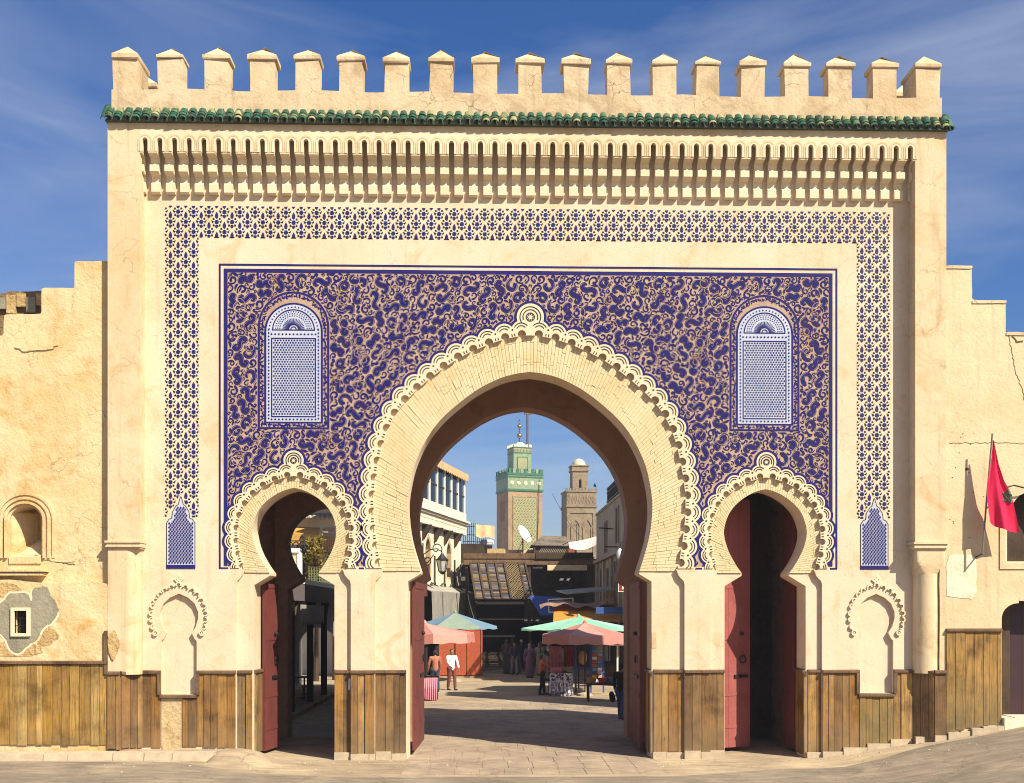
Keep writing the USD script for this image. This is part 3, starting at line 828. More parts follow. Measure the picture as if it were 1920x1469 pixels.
def flower():
    pcs = []
    for k in range(8):
        t = math.pi / 8 + k * math.pi / 4
        a = k * math.pi / 4
        r0, r1 = 0.046, 0.086
        pcs.append((W_, Polygon([(r0 * math.cos(t), r0 * math.sin(t)), (0.068 * math.cos(t - 0.26), 0.068 * math.sin(t - 0.26)), (r1 * math.cos(t), r1 * math.sin(t)), (0.068 * math.cos(t + 0.26), 0.068 * math.sin(t + 0.26))])))
    pcs.append((C_, Point(0, 0).buffer(0.045, 4)))
    for sx in (-1, 1):
        for x, z in ((0.068, 0.068), (0.066, -0.07)):
            pcs.append((K_, affinity.rotate(sbox(sx * x - 0.018, z - 0.018, sx * x + 0.018, z + 0.018), 12)))
        pcs.append((K_, Polygon([(sx * 0.07, 0.01), (sx * 0.116, 0.045), (sx * 0.104, -0.002), (sx * 0.08, -0.026)])))
        pcs.append((K_, Polygon([(sx * 0.062, 0.012), (sx * 0.08, 0.012), (sx * 0.08, -0.012), (sx * 0.062, -0.012)])))
    pcs.append((V_, Polygon([(0, 0.222), (0.03, 0.17), (0.037, 0.125), (0.022, 0.072), (-0.022, 0.072), (-0.037, 0.125), (-0.03, 0.17)])))
    pcs.append((V_, Polygon([(0, -0.134), (0.036, -0.098), (0.03, -0.062), (-0.03, -0.062), (-0.036, -0.098)])))
    return pcs


FL = [(c, affinity.scale(g, 1.0, 1.04, origin=(0, 0))) for c, g in flower()]
zone = sbox(-8.03, 4.3, 8.03, 12.15).difference(sbox(-7.27, 4.0, 7.27, 11.46))
trel = [affinity.translate(Polygon(mirror([(0.30, 4.22), (0.30, 5.2), (0.25, 5.28), (0.19, 5.3), (0.17, 5.45), (0.09, 5.58), (0.05, 5.6), (0.0, 5.77)])).buffer(0), c, 0) for c in (-7.66, 7.66)]
keep = zone.difference(unary_union(trel).buffer(0.05)).difference(sbox(-9, 4, 9, 5.33))
PX, PZ = 0.3355, 0.2195
nfl, partial = 0, []
for r in range(-1, 34):
    for k in range(-25, 26):
        cx, cz = (k + (0.5 if r % 2 else 0.0)) * PX, 12.02 - r * PZ
        if abs(cx) > 8.2 or abs(cx) < 7.1 and cz < 11.3:
            continue
        ms, cnt = [], 0
        for col, g in FL:
            m = affinity.translate(g, cx, cz).intersection(keep)
            if m.is_empty or m.area < g.area * 0.3:
                continue
            cnt += 1
            ms.append(colored(prism(m, -0.0075, 0.0), col))
        if not ms:
            continue
        if cnt >= 18 and nfl < 296:
            obj(border, 'flower_tile', join(ms), TILEP); nfl += 1
        else:
            partial += ms
for k in range(-21, 22):                # dashes and buds along the lower edge of the top band
    x = (k + 0.5) * PX
    partial.append(colored(prism(sbox(x - 0.055, 11.455, x + 0.055, 11.475), -0.0075, 0.0), K_))
obj(border, 'cut_flower_tiles', join(partial), TILEP, kind='stuff')
for t, c in zip(trel, (-7.66, 7.66)):
    tp = xf(gate, 'trellis_panel')
    obj(tp, 'white_tile', prism(t, -0.006, 0.0), WHITE_T)
    obj(tp, 'dark_edge', prism(t.buffer(0.016).difference(t), -0.008, 0.0), INK)
    di = []
    row = 0
    for z in np.arange(4.33, 5.75, 0.043):
        for x in np.arange(-0.315 + (0.0315 if row % 2 else 0), 0.31, 0.063):
            d = affinity.translate(Polygon([(0, 0.037), (0.0235, 0), (0, -0.037), (-0.0235, 0)]), c + x, z)
            if t.buffer(-0.02).contains(d):
                di.append(d)
        row += 1
    obj(tp, 'blue_lozenges', prism(unary_union(di), -0.009, -0.006), BLUE_EDGE, kind='stuff')
    obj(tp, 'blue_foot', prism(sbox(c - 0.316, 4.2, c + 0.316, 4.285), -0.012, 0.0), BLUE_EDGE)

# ---------------------------------------------------------------- pilasters, capitals, columns
for s in (-1, 1):
    pil = xf(gate, 'pilaster')
    xx = sorted((s * 8.44, s * 9.13))
    obj(pil, 'shaft', bx(xx[0], xx[1], YF, 0.0, 4.62, 13.47), PL_PIL)
    z = [4.6, 4.655, 4.69, 4.74, 4.775]
    obj(pil, 'abacus', join([bx(xx[0] - 0.05, xx[1] + 0.03, YF - 0.06, 0, 4.745, 4.79), bx(xx[0] - 0.02, xx[1] + 0.015, YF - 0.03, 0, 4.69, 4.744), bx(xx[0] - 0.035, xx[1] + 0.02, YF - 0.045, 0, 4.655, 4.689)]), PL_PIL)
    if s < 0:                           # the left one was plastered over flush, only a rounded edge still shows
        obj(pil, 'lower_shaft', bx(-9.13, -8.74, YF + 0.015, 0.0, 1.9, 4.62), PL_PIL)
        obj(pil, 'column', lathe([(0.27, 1.9), (0.27, 3.0), (0.265, 4.62)], (-8.74, -0.08, 0), 36), PL_PIL, smooth=40)
        continue
    # capital: square above, scooped corners down to the round column
    cc = (s * 8.79, -0.06)
    lev = []
    for q, (hw, rr, zz) in enumerate([(0.325, 0.03, 4.62), (0.325, 0.03, 4.36), (0.315, 0.11, 4.26), (0.30, 0.2, 4.14), (0.285, 0.28, 4.07)]):
        pts = Polygon([(-hw, -hw), (hw, -hw), (hw, hw), (-hw, hw)]).buffer(-rr).buffer(rr, 8) if hw > rr else Point(0, 0).buffer(hw, 8)
        ring = [pts.exterior.interpolate(k / 48, normalized=True) for k in range(48)]
        a0 = sorted(ring, key=lambda p: math.atan2(p.y, p.x))
        lev.append([(cc[0] + p.x, cc[1] + p.y * 0.9, zz) for p in a0])
    v = np.array(lev).reshape(-1, 3)
    f = []
    for q in range(4):
        for k in range(48):
            a_, b_ = q * 48 + k, q * 48 + (k + 1) % 48
            f += [[a_, b_ + 48, b_], [a_, a_ + 48, b_ + 48]]
    obj(pil, 'capital', (v, np.array(f)), PL_PIL, smooth=35)
    obj(pil, 'column', lathe([(0.285, 1.9), (0.285, 3.0), (0.28, 4.1)], (cc[0], cc[1], 0), 36), PL_PIL, smooth=40)

# ---------------------------------------------------------------- corbelled cornice
corn = xf(gate, 'corbel_cornice')
NS, PIT = 54, 16.66 / 53
slot_x = [-8.33 + k * PIT for k in range(NS)]
slots = [Polygon([(x - 0.057, 12.0), (x + 0.057, 12.0), (x + 0.057, 13.41)] + [(x + 0.057 * math.cos(t), 13.41 + 0.075 * math.sin(t)) for t in np.linspace(0, math.pi, 9)][1:-1] + [(x - 0.057, 13.41)]) for x in slot_x]
plate = sbox(-8.44, 13.19, 8.44, 13.65).difference(unary_union(slots))
obj(corn, 'arcade', prism(plate, YF, YF + 0.09), PL_TRIM)
for x, sl in zip(slot_x, slots):
    a1 = unary_union([sbox(x - 0.108, 13.195, x + 0.108, 13.41), Point(x, 13.41).buffer(0.108, 10)]).difference(sl)
    obj(corn, 'arch_moulding', prism(a1, YF - 0.016, YF), PL_TRIM)
a2 = unary_union([unary_union([sbox(x - 0.152, 13.195, x + 0.152, 13.41), affinity.scale(Point(x, 13.41).buffer(0.152, 12), 1, 1.05)]) for x in slot_x])
obj(corn, 'outer_moulding', prism(a2.difference(unary_union([unary_union([sbox(x - 0.119, 13.15, x + 0.119, 13.41), Point(x, 13.41).buffer(0.119, 10)]) for x in slot_x])), YF - 0.01, YF), PL_PIL)
prof = Polygon([(0, 13.19), (YF + 0.09, 13.19), (YF + 0.0, 13.188), (YF + 0.005, 13.16), (YF + 0.06, 13.15), (YF + 0.2, 13.12), (YF + 0.22, 13.02), (YF + 0.18, 12.97), (YF + 0.13, 12.955), (YF + 0.13, 12.815), (YF + 0.145, 12.795), (YF + 0.29, 12.755),
                (YF + 0.305, 12.66), (YF + 0.27, 12.6), (YF + 0.25, 12.585), (YF + 0.25, 12.41), (YF + 0.29, 12.38), (0, 12.38)])
for k in range(NS + 1):
    x0 = slot_x[k] - PIT + 0.057 if k < NS else slot_x[-1] + 0.057
    x1 = x0 + PIT - 0.114
    j = R.uniform(-0.006, 0.006)
    x0, x1 = max(x0, -8.44), min(x1, 8.44)
    obj(corn, 'corbel', move(prismx(prof, x0 + 0.004, x1 - 0.004), (j, R.uniform(-0.01, 0.004), 0)), PL_TRIM)
obj(gate, 'frieze', bx(-9.13, 9.13, YF, 0.0, 13.65, 13.8), PL_PIL)
obj(gate, 'frieze_end', bx(-9.13, -8.44, YF, 0.0, 13.47, 13.65), PL_PIL)
obj(gate, 'frieze_end', bx(8.44, 9.13, YF, 0.0, 13.47, 13.65), PL_PIL)

# ---------------------------------------------------------------- green tiled eave
eave = xf(gate, 'tiled_eave')
obj(eave, 'eave_bed', prismx(Polygon([(-0.16, 13.8), (YF - 0.1, 13.8), (YF - 0.1, 13.81), (-0.16, 14.04)]), -9.16, 9.16), PAN_T)
NC = 93


def shell(r0, r1, L, th, n=7):
    """a barrel tile: an arched shell narrowing from r0 to r1 over the length L along +y"""
    t = np.linspace(0, math.pi, n)
    v = []
    for y, r in ((0, r0), (L, r1)):
        for q in (r, r - th):
            v += [(q * math.cos(a), y, q * math.sin(a) * 0.8) for a in t]
    f = []
    for k in range(n - 1):
        a, b, c, d = k, k + n, k + 2 * n, k + 3 * n
        f += [[a, a + 1, c + 1], [a, c + 1, c], [b, d + 1, b + 1], [b, d, d + 1], [a, b + 1, a + 1], [a, b, b + 1], [c, c + 1, d + 1], [c, d + 1, d]]
    return np.array(v), np.array(f)


ang = math.degrees(math.atan2(0.4, 0.3))
pans = []
for k in range(NC):
    x = -9.18 + (k + 0.5) * 18.36 / NC
    pans.append(move(move(shell(0.1, 0.085, 0.5, 0.014), ry=180), (x + 0.1, YF - 0.09, 13.85), rx=ang))
    for q in range(3):
        up = q * 0.075
        m = move(shell(0.086, 0.07, 0.15, 0.013), (x + R.uniform(-0.008, 0.008), YF - 0.13 + R.uniform(-0.012, 0.012) + up * math.cos(math.radians(ang)), 13.845 + up * math.sin(math.radians(ang)) + 0.012 * q + R.uniform(-0.01, 0.008)), rx=ang + R.uniform(-3, 3), rz=R.uniform(-5, 5))
        obj(eave, 'roof_tile', m, GREEN_T)
obj(eave, 'pan_tiles', join(pans), PAN_T, kind='stuff')
for s in (-1, 1):
    for q in range(3):
        obj(eave, 'end_tile', move(shell(0.09, 0.075, 0.3, 0.015), (s * 9.16, YF - 0.12 + q * 0.08, 13.82 + 0.09 * q), rx=ang, rz=-s * 8), GREEN_T)

# ---------------------------------------------------------------- parapet and merlons
YP = -0.17
par = xf(gate, 'parapet')
top = [(x, 14.62 + 0.018 * math.sin(x * 2.3) + R.uniform(-0.008, 0.008)) for x in np.linspace(9.11, -9.11, 74)]
obj(par, 'parapet_wall', prism(Polygon([(-9.11, 13.72), (9.11, 13.72)] + top), YP, YP + 0.45), PL_TOP)
for s in (-1, 1):
    obj(par, 'side_parapet', bx(*sorted((s * 8.5, s * 9.11)), YP + 0.452, 2.0, 13.9, 14.6), PL_TOP)
obj(par, 'roof_terrace', bx(-8.5, 8.5, YP + 0.452, 2.0, 13.905, 14.0), PL_INNER)


def merlon(x, y0, d, bw=0.52, base=14.6):
    mr = xf(gate, 'merlon')
    j = lambda e: R.uniform(-e, e) * 1.6
    b = bw / 2
    v = hexa([(x - b, y0 + d, base), (x + b, y0 + d, base), (x + b, y0 + d, 15.3), (x - b, y0 + d, 15.3), (x - b, y0, base), (x + b, y0, base), (x + b + j(.015), y0 + j(.01), 15.28), (x - b + j(.015), y0 + j(.01), 15.28)])
    obj(mr, 'shaft', v, PL_TOP)
    c, o = bw / 2 + 0.045 + j(0.015), 0.04
    z0, z1, z2 = 15.28 + j(.012), 15.39 + j(.012), 15.645 + j(.018)
    bev = 0.02
    ring = lambda e, z: [(x - c + e, y0 - o + e, z + j(.006)), (x + c - e, y0 - o + e, z + j(.006)), (x + c - e, y0 + d + o - e, z + j(.006)), (x - c + e, y0 + d + o - e, z + j(.006))]
    V = ring(0.015, z0) + ring(0, z0 + 0.02) + ring(0, z1 - 0.02) + ring(0.03, z1 + 0.008) + [(x + j(.015), y0 + c * 0.8, z2), (x + j(.015), y0 + d - c * 0.8, z2)]
    f = [[0, 2, 1], [0, 3, 2]]
    for q in range(3):
        for k in range(4):
            a_, b_ = q * 4 + k, q * 4 + (k + 1) % 4
            f += [[a_, b_, b_ + 4], [a_, b_ + 4, a_ + 4]]
    f += [[12, 13, 16], [13, 14, 17], [13, 17, 16], [14, 15, 17], [15, 12, 16], [15, 16, 17]]
    obj(mr, 'cap', (np.array(V), np.array(f)), PL_TOP)


for k in range(19):
    merlon(-8.81 + k * 17.62 / 18 + R.uniform(-0.02, 0.02), YP + 0.002, 0.8 if k in (0, 18) else 0.43)
for y in (1.2,):
    for s in (-1, 1):
        merlon(s * 8.82, y, 0.6, base=14.58)

# ---------------------------------------------------------------- timber wainscot
wain = xf(gate, 'wainscot')


def boards(parent, p0, p1, zb, zt, mat=W_PLANK, th=0.03, rail=True, w=0.17, out=None, rg=random.Random(5)):
    """upright boards along the ground line p0-p1 (the room side of the wall), each one a board of its own, with a rail on top; zb may be a function of x, y"""
    p0, p1 = np.array(p0, float), np.array(p1, float)
    L = np.linalg.norm(p1 - p0); d = (p1 - p0) / L
    nrm = np.array([d[1], -d[0]])
    s = 0.0
    while s < L - 0.02:
        e = min(s + w * rg.uniform(0.72, 1.3), L)
        if L - e < 0.06:
            e = L
        a, b = p0 + d * (s + 0.006), p0 + d * (e - 0.006)
        t = th + rg.uniform(-0.01, 0.016)
        zz = (zb(*(p0 + d * (s + e) / 2)) if callable(zb) else zb) + rg.uniform(-0.015, 0.02)
        q = lambda pt, dz: (pt[0], pt[1], dz)
        A, B = a + nrm * t, b + nrm * (t + rg.uniform(-0.004, 0.004))
        obj(parent, 'plank', hexa([q(a, zz), q(b, zz), q(b, zt), q(a, zt), q(A, zz), q(B, zz), q(B, zt), q(A, zt)]), mat)
        s = e
    if rail:
        rail_along(parent, p0, p1, zt)


def rail_along(parent, p0, p1, zt, h=0.075, pr=0.075):
    p0, p1 = np.array(p0, float), np.array(p1, float)
    d = (p1 - p0) / np.linalg.norm(p1 - p0); nrm = np.array([d[1], -d[0]])
    a, b = p0 - d * 0.002 + nrm * 0.001, p1 + d * 0.002 + nrm * 0.001
    A, B = a + nrm * pr, b + nrm * pr
    j = R.uniform(-0.008, 0.008)
    obj(parent, 'rail', join([hexa([(*a, zt), (*b, zt), (*b, zt + h), (*a, zt + h + j), (*A, zt + .008), (*B, zt + .008), (*B, zt + h - .02), (*A, zt + h - .02 + j)])]), W_RAIL)


GB = lambda h: (lambda x, y: float(gz(x, y)) + h)
ZR = 1.9
boards(wain, (-9.13, YF), (-8.86, YF), GB(0.2), ZR)
boards(wain, (-8.86, YF), (-8.5, -0.002), GB(0.2), ZR)
boards(wain, (-8.5, 0), (-8.09, 0), GB(0.2), ZR)
boards(wain, (-7.3, 0), (-6.46, 0), GB(0.22), ZR)
boards(wain, (-7.62, 0), (-7.302, 0), GB(0.22), 1.37, rail=False)
boards(wain, (-6.45, YR), (-6.12, YR), GB(0.16), ZR)
boards(wain, (-6.082, YR + 0.0), (-6.082, YB), GB(0.1), ZR)
boards(wain, (-4.315, YR), (-3.955, YR), GB(0.14), ZR)
boards(wain, (-3.95, 0), (-3.42, 0), GB(0.14), ZR)
boards(wain, (-3.41, YR), (-2.74, YR), GB(0.14), ZR)
boards(wain, (2.74, YR), (3.41, YR), GB(0.14), ZR)
boards(wain, (3.42, 0), (3.99, 0), GB(0.14), ZR)
boards(wain, (3.995, YR), (4.32, YR), GB(0.12), ZR)
boards(wain, (6.152, YB), (6.152, YR + 0.004), GB(0.06), ZR)
boards(wain, (2.712, YB), (2.712, YR + 0.004), GB(0.1), ZR)
boards(wain, (6.19, YR), (6.48, YR), GB(0.1), ZR)
boards(wain, (6.495, 0), (7.31, 0), GB(0.1), ZR)
boards(wain, (7.315, 0), (8.085, 0), GB(0.1), 1.37, rail=False, mat=W_PLANK_R)
boards(wain, (8.09, 0), (8.5, 0), GB(0.1), ZR)
boards(wain, (8.5, -0.002), (8.86, YF), GB(0.06), ZR)
boards(wain, (8.86, YF), (9.13, YF), GB(0.06), ZR)
for c in (-7.7, 7.7):                   # rails stepping down round the niches
    rail_along(wain, (c - 0.4, 0), (c + 0.4, 0), 1.37)
    for e in (-1, 1):
        x0, x1 = sorted((c + e * 0.385, c + e * 0.455))
        obj(wain, 'rail', bx(x0, x1, -0.07, -0.001, 1.446, ZR + 0.07), W_RAIL)
for s in (-1, 1):                       # timber boxes round the pilaster feet
    core = Polygon([(s * 9.125, 0.0), (s * 9.125, YF + 0.002), (s * 8.86, YF + 0.002), (s * 8.51, -0.004), (s * 8.51, 0.0)])
    obj(wain, 'pilaster_base', prismz(core, -0.3, ZR + 0.02), PL_INNER)
pl = []
for x0, x1, yf in ((-9.13, -8.5, YF), (-8.5, -8.1, 0), (-7.62, -6.46, 0), (-6.46, -6.1, YR), (-4.32, -3.95, YR), (-3.95, -3.41, 0), (-3.41, -2.72, YR), (2.72, 3.41, YR), (3.41, 4.0, 0), (4.0, 4.33, YR), (6.16, 6.49, YR), (6.49, 8.5, 0), (8.5, 8.86, -0.18), (8.86, 9.13, YF)):
    x = x0
    while x < x1 - 0.05:
        e = min(x + R.uniform(0.3, 0.55), x1)
        zg = float(gz((x + e) / 2, yf))
        obj(wain, 'plinth_stone', bx(x + 0.004, e - 0.004, yf - 0.05 - R.uniform(0, 0.035), yf + 0.02, zg - 0.3, zg + (0.16 if abs(x) < 6 else 0.13) + R.uniform(-0.03, 0.03)), STONE)
        x = e
obj(wain, 'stone_infill', bx(-8.08, -7.63, -0.012, 0.0, 0.0, 1.36), plaster('rubble_infill', (0.5, 0.37, 0.2), (0.4, 0.27, 0.13), (0.3, 0.19, 0.08), stain_at=0.5, cracks=0.9, bump=1.0, scale=3.0))

# ---------------------------------------------------------------- doors
def door(hinge, deg, width, h, label, rings=True, paint=None):
    """a tall boarded leaf hung at the jamb; deg = direction in plan from the hinge, 0 = +x, 90 = into the passage"""
    d = xf(gate, 'door', label)
    M = lambda m: move(m, (hinge[0], hinge[1], 0.0), rz=deg)
    n = max(3, int(width / 0.3))
    for k in range(n):
        obj(d, 'door_board', M(bx(k * width / n + 0.003, (k + 1) * width / n - 0.003, -0.035 + R.uniform(-.003, .003), 0.035, 0.1, h)), paint or RED_DOOR)
    for z in (0.55, 1.3, 2.6, 3.8):
        obj(d, 'door_strap', M(bx(0.04, width - 0.05, -0.047, -0.034, z, z + 0.075)), paint or RED_DOOR)
    if rings:
        a = np.linspace(0, 2 * math.pi, 17)
        obj(d, 'knocker', M(tube([(width * 0.75 + 0.085 * math.sin(t), -0.075, 2.15 + 0.085 * math.cos(t)) for t in a], 0.016, 6)), IRON)
        obj(d, 'knob', M(ball((width * 0.72, -0.07, 2.75), 0.05, sub=1)), IRON)
        obj(d, 'latch', M(bx(width * 0.5, width * 0.9, -0.075, -0.045, 1.72, 1.79)), IRON)
    return d


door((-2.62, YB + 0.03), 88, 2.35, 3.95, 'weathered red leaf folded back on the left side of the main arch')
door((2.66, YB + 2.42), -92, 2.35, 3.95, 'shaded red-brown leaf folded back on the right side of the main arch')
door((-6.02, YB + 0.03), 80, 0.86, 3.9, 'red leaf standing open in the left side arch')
door((4.36, YB + 0.32), 27, 0.98, 5.9, 'red leaf half open in the right side arch, sunlit below and painted lighter for it', paint=RED_LIT)
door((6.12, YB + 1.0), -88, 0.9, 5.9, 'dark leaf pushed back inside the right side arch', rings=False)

inner = xf(gate, 'closed_inner_door', 'dark boards added at the back of the right side arch for its shade')
for k in range(8):
    obj(inner, 'door_board', bx(4.1 + k * 0.29, 4.385 + k * 0.29, 4.2 - 0.03 * (k % 2), 4.3, 0.02, 6.9), W_DARK)  # dark timber put in where the chamber is only in shade
for (cx, z, w, h, c, nm) in ((2.76, 2.62, 0.1, 0.36, (0.5, 0.36, 0.2), 'paper_notice'),):
    obj(gate, nm, colored(quadbox([(cx - w / 2, z - h / 2), (cx + w / 2, z - h / 2 + .01), (cx + w / 2 - .01, z + h / 2), (cx - w / 2, z + h / 2)], YR - 0.006, YR - 0.001), c), TILEP)
obj(gate, 'torn_sticker', prism(Polygon([(-4.02, 1.55), (-3.97, 1.53), (-3.96, 1.78), (-4.0, 1.8)]), YR - 0.056, YR - 0.046), WHITE_T)

deb = np.random.default_rng(5)
bits = []
for k in range(260):
    x = deb.uniform(-9, 9.5); y = -0.15 - abs(deb.normal()) * 0.9
    if -2.6 < x < 2.6 and deb.random() < 0.6:
        continue
    r = deb.uniform(0.008, 0.03)
    bits.append(move((np.array([[1, 0, 0], [0, 1, 0], [-1, 0.2, 0], [0, -1, 0], [0.1, 0, 0.9]]) * r * deb.uniform(0.6, 1.4, (5, 1)), np.array([[0, 1, 4], [1, 2, 4], [2, 3, 4], [3, 0, 4]])), (x, y, float(gz(x, y)) + 0.003), rz=deb.uniform(0, 360)))
obj('/World', 'rubble_grit', join(bits), STONE, 'loose stone grit scattered along the foot of the gate', 'stuff', 'grit')

# ---------------------------------------------------------------- walls either side of the gate
def ragged(pts, step=0.08, amp=0.014, seed=0):
    """roughens an outline as hand-laid plaster is"""
    p = Polygon(pts).exterior
    n = max(int(p.length / step), 8)
    q = np.array([p.interpolate(k / n, normalized=True).coords[0] for k in range(n)])
    o = meshkit.fbm(np.stack([q[:, 0] * 3.1, q[:, 1] * 3.1, np.full(n, seed * 7.3)], 1), 3, seed) - 0.5
    o2 = meshkit.fbm(np.stack([q[:, 1] * 3.3, q[:, 0] * 2.9, np.full(n, seed * 3.1)], 1), 3, seed + 5) - 0.5
    return Polygon(q + np.stack([o, o2], 1) * 2 * amp).buffer(0)


def blob(cx, cz, rx, rz, seed, k=40, amp=0.35):
    t = np.linspace(0, 2 * math.pi, k, endpoint=False)
    r = 1 + amp * (meshkit.fbm(np.stack([np.cos(t) * 1.6 + seed, np.sin(t) * 1.6, t * 0], 1), 4, seed) - 0.5) * 2
    return Polygon(np.stack([cx + rx * r * np.cos(t), cz + rz * r * np.sin(t)], 1)).buffer(0)


def crack(pts, w=0.012, seed=1):
    rg = random.Random(seed)
    p = []
    for (a, b), (c, d) in zip(pts[:-1], pts[1:]):
        n = max(2, int(math.hypot(c - a, d - b) / 0.05))
        p += [(a + (c - a) * k / n + rg.uniform(-.015, .015), b + (d - b) * k / n + rg.uniform(-.012, .012)) for k in range(n)]
    return LineString(p + [pts[-1]]).buffer(w, 1, cap_style='flat', join_style='mitre')


CRACK = plain('crack_shadow', (0.1, 0.065, 0.035), 0.95)
GREYC = plaster('grey_cement', (0.27, 0.24, 0.17), (0.21, 0.19, 0.13), (0.34, 0.27, 0.15), stain_at=0.55, cracks=0.3, streak=0.2, bump=0.8, scale=2.0)
BARE = plaster('bare_render', (0.5, 0.34, 0.15), (0.38, 0.24, 0.1), (0.3, 0.19, 0.08), stain_at=0.52, cracks=0.8, bump=1.6, scale=3.0)
WASH = plaster('whitewash', (0.66, 0.58, 0.42), (0.6, 0.5, 0.33), (0.58, 0.44, 0.26), stain_at=0.62, cracks=0, bump=0.6, scale=2.0)
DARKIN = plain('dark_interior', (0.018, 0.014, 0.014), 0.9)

lw = thing('city_wall', 'ochre plastered city wall with stepped top left of the gate', 'wall')
up = ragged([(-17, 3.8), (-8.9, 3.8), (-8.9, 10.87), (-9.9, 10.87), (-9.905, 10.29), (-10.61, 10.28), (-10.615, 9.72), (-11.42, 9.7), (-11.43, 9.24), (-13.2, 9.2), (-13.3, 8.6), (-17, 8.5)], seed=2)
niche_o = Polygon([(-11.29, 4.45), (-10.62, 4.5), (-10.62, 5.25)] + [(-10.955 + 0.335 * math.cos(t), 5.25 + 0.3 * math.sin(t)) for t in np.linspace(0, math.pi, 13)] + [(-11.29, 5.25)])
obj(lw, 'wall', prism(up.difference(niche_o), -0.17, 0.9), PL_LEFT)
nb = [(-11.29, 4.44), (-10.62, 4.49), (-10.62, 5.25)] + [(-10.955 + 0.335 * math.cos(t), 5.25 + 0.3 * math.sin(t)) for t in np.linspace(0, math.pi, 13)] + [(-11.29, 5.25)]
obj(lw, 'niche_back', bx(-11.4, -10.5, 0.62, 0.66, 4.3, 5.7), BARE)
obj(lw, 'niche_reveal', hexa([(-11.0, 0.61, 4.2), (-11.42, 0.61, 4.2), (-11.42, 0.61, 5.7), (-10.98, 0.61, 5.45), (-11.28, -0.1, 4.2), (-11.42, -0.1, 4.2), (-11.42, -0.1, 5.7), (-11.28, -0.1, 5.4)]), PL_LEFT)
obj(lw, 'niche_sill', hexa([(-11.4, 0.61, 4.3), (-10.55, 0.61, 4.3), (-10.55, 0.61, 4.95), (-11.4, 0.61, 4.8), (-11.3, -0.2, 4.3), (-10.62, -0.2, 4.3), (-10.62, -0.2, 4.46), (-11.3, -0.2, 4.44)]), PL_LEFT)
for o, w, y in ((0.10, 0.05, -0.235), (0.2, 0.055, -0.215), (0.3, 0.06, -0.2)):
    arcf = lambda e: Polygon([(-10.955 - 0.335 - e, 4.42), (-10.955 + 0.335 + e, 4.42), (-10.955 + 0.335 + e, 5.25)] + [(-10.955 + (0.335 + e) * math.cos(t), 5.25 + (0.3 + e) * math.sin(t)) for t in np.linspace(0, math.pi, 17)] + [(-10.955 - 0.335 - e, 5.25)])
    obj(lw, 'niche_frame', prism(arcf(o).difference(arcf(o - w)).difference(sbox(-12, 4, -9, 4.421)), y, -0.165), PL_LEFT)
low = ragged([(-17, -0.5), (-9.13, -0.5), (-9.135, 3.86), (-9.5, 3.93), (-10.3, 3.86), (-11.2, 3.95), (-17, 3.9)], seed=4)
win_o = sbox(-11.11, 2.8, -10.85, 3.28)
obj(lw, 'lower_wall', prism(low.difference(win_o), -0.34, 0.3), PL_LEFT)
obj(lw, 'string_course', join([bx(-17, -10.45, -0.42, -0.165, 4.12, 4.16)]), PL_LEFT)
obj(lw, 'string_course', join([bx(-17, -10.5, -0.385, -0.165, 4.04, 4.1)]), PL_LEFT)
obj(lw, 'broken_ledge', prism(blob(-10.2, 4.4, 0.35, 0.07, 8, amp=.5), -0.185, -0.165), PL_LEFT)
obj(lw, 'broken_ledge', prism(blob(-10.75, 9.0, 0.45, 0.1, 18, amp=.6), -0.195, -0.165), PL_LEFT)
cem = unary_union([blob(-11.05, 3.05, 0.5, 0.62, 5), blob(-10.5, 3.3, 0.3, 0.38, 9), blob(-10.55, 3.5, 0.2, 0.3, 12)])
obj(lw, 'cement_patch', prism(cem.difference(win_o), -0.352, -0.339), GREYC, label='grey cement repair round the small barred window')
obj(lw, 'chipped_edge', prism(unary_union([cem.buffer(0.05).difference(cem.buffer(0.004)).intersection(unary_union([blob(-11.3, 2.6, .5, .4, 31), blob(-10.4, 3.0, .3, .3, 33), blob(-11.2, 3.6, .5, .25, 35)]))]).difference(win_o), -0.346, -0.339), PL_TRIM)
obj(lw, 'bare_patch', prism(unary_union([blob(-10.5, 2.75, 0.32, 0.22, 3), blob(-11.3, 3.72, 0.35, 0.16, 6), blob(-11.15, 2.45, 0.6, 0.16, 21)]).difference(cem.buffer(0.052)).difference(win_o), -0.348, -0.339), BARE)
obj(lw, 'bare_patch', prism(blob(-9.0, 2.55, 0.12, 0.3, 14), YF - 0.02, YF + 0.001), BARE)
wf = sbox(-11.185, 2.73, -10.775, 3.35).difference(win_o)
wn = xf(lw, 'barred_window')
obj(wn, 'frame', prism(wf, -0.4, -0.3), PL_TRIM)
obj(wn, 'dark_pane', bx(-11.14, -10.82, -0.2, -0.18, 2.78, 3.3), DARKIN)
for k in (1, 2):
    obj(wn, 'bar', tube([(-11.11 + k * 0.0867, -0.29, 2.79), (-11.11 + k * 0.0867, -0.29, 3.29)], 0.009, 6), IRON)
    obj(wn, 'bar', tube([(-11.12, -0.3, 2.8 + k * 0.16), (-10.84, -0.3, 2.8 + k * 0.16)], 0.009, 6), IRON)
obj(lw, 'plaster_cracks', join([prism(g, -0.174, -0.169) for g in (crack([(-10.75, 4.5), (-10.4, 4.36), (-9.9, 4.28)], 0.011, 4),)]), CRACK, kind='stuff')
boards(lw, (-13.0, -0.34), (-9.13, -0.34), GB(0.3), 2.13, W_PLANK_L, w=0.19)
obj(lw, 'corner_post', bx(-9.2, -9.135, -0.4, -0.345, 1.92, 2.85), W_RAIL)

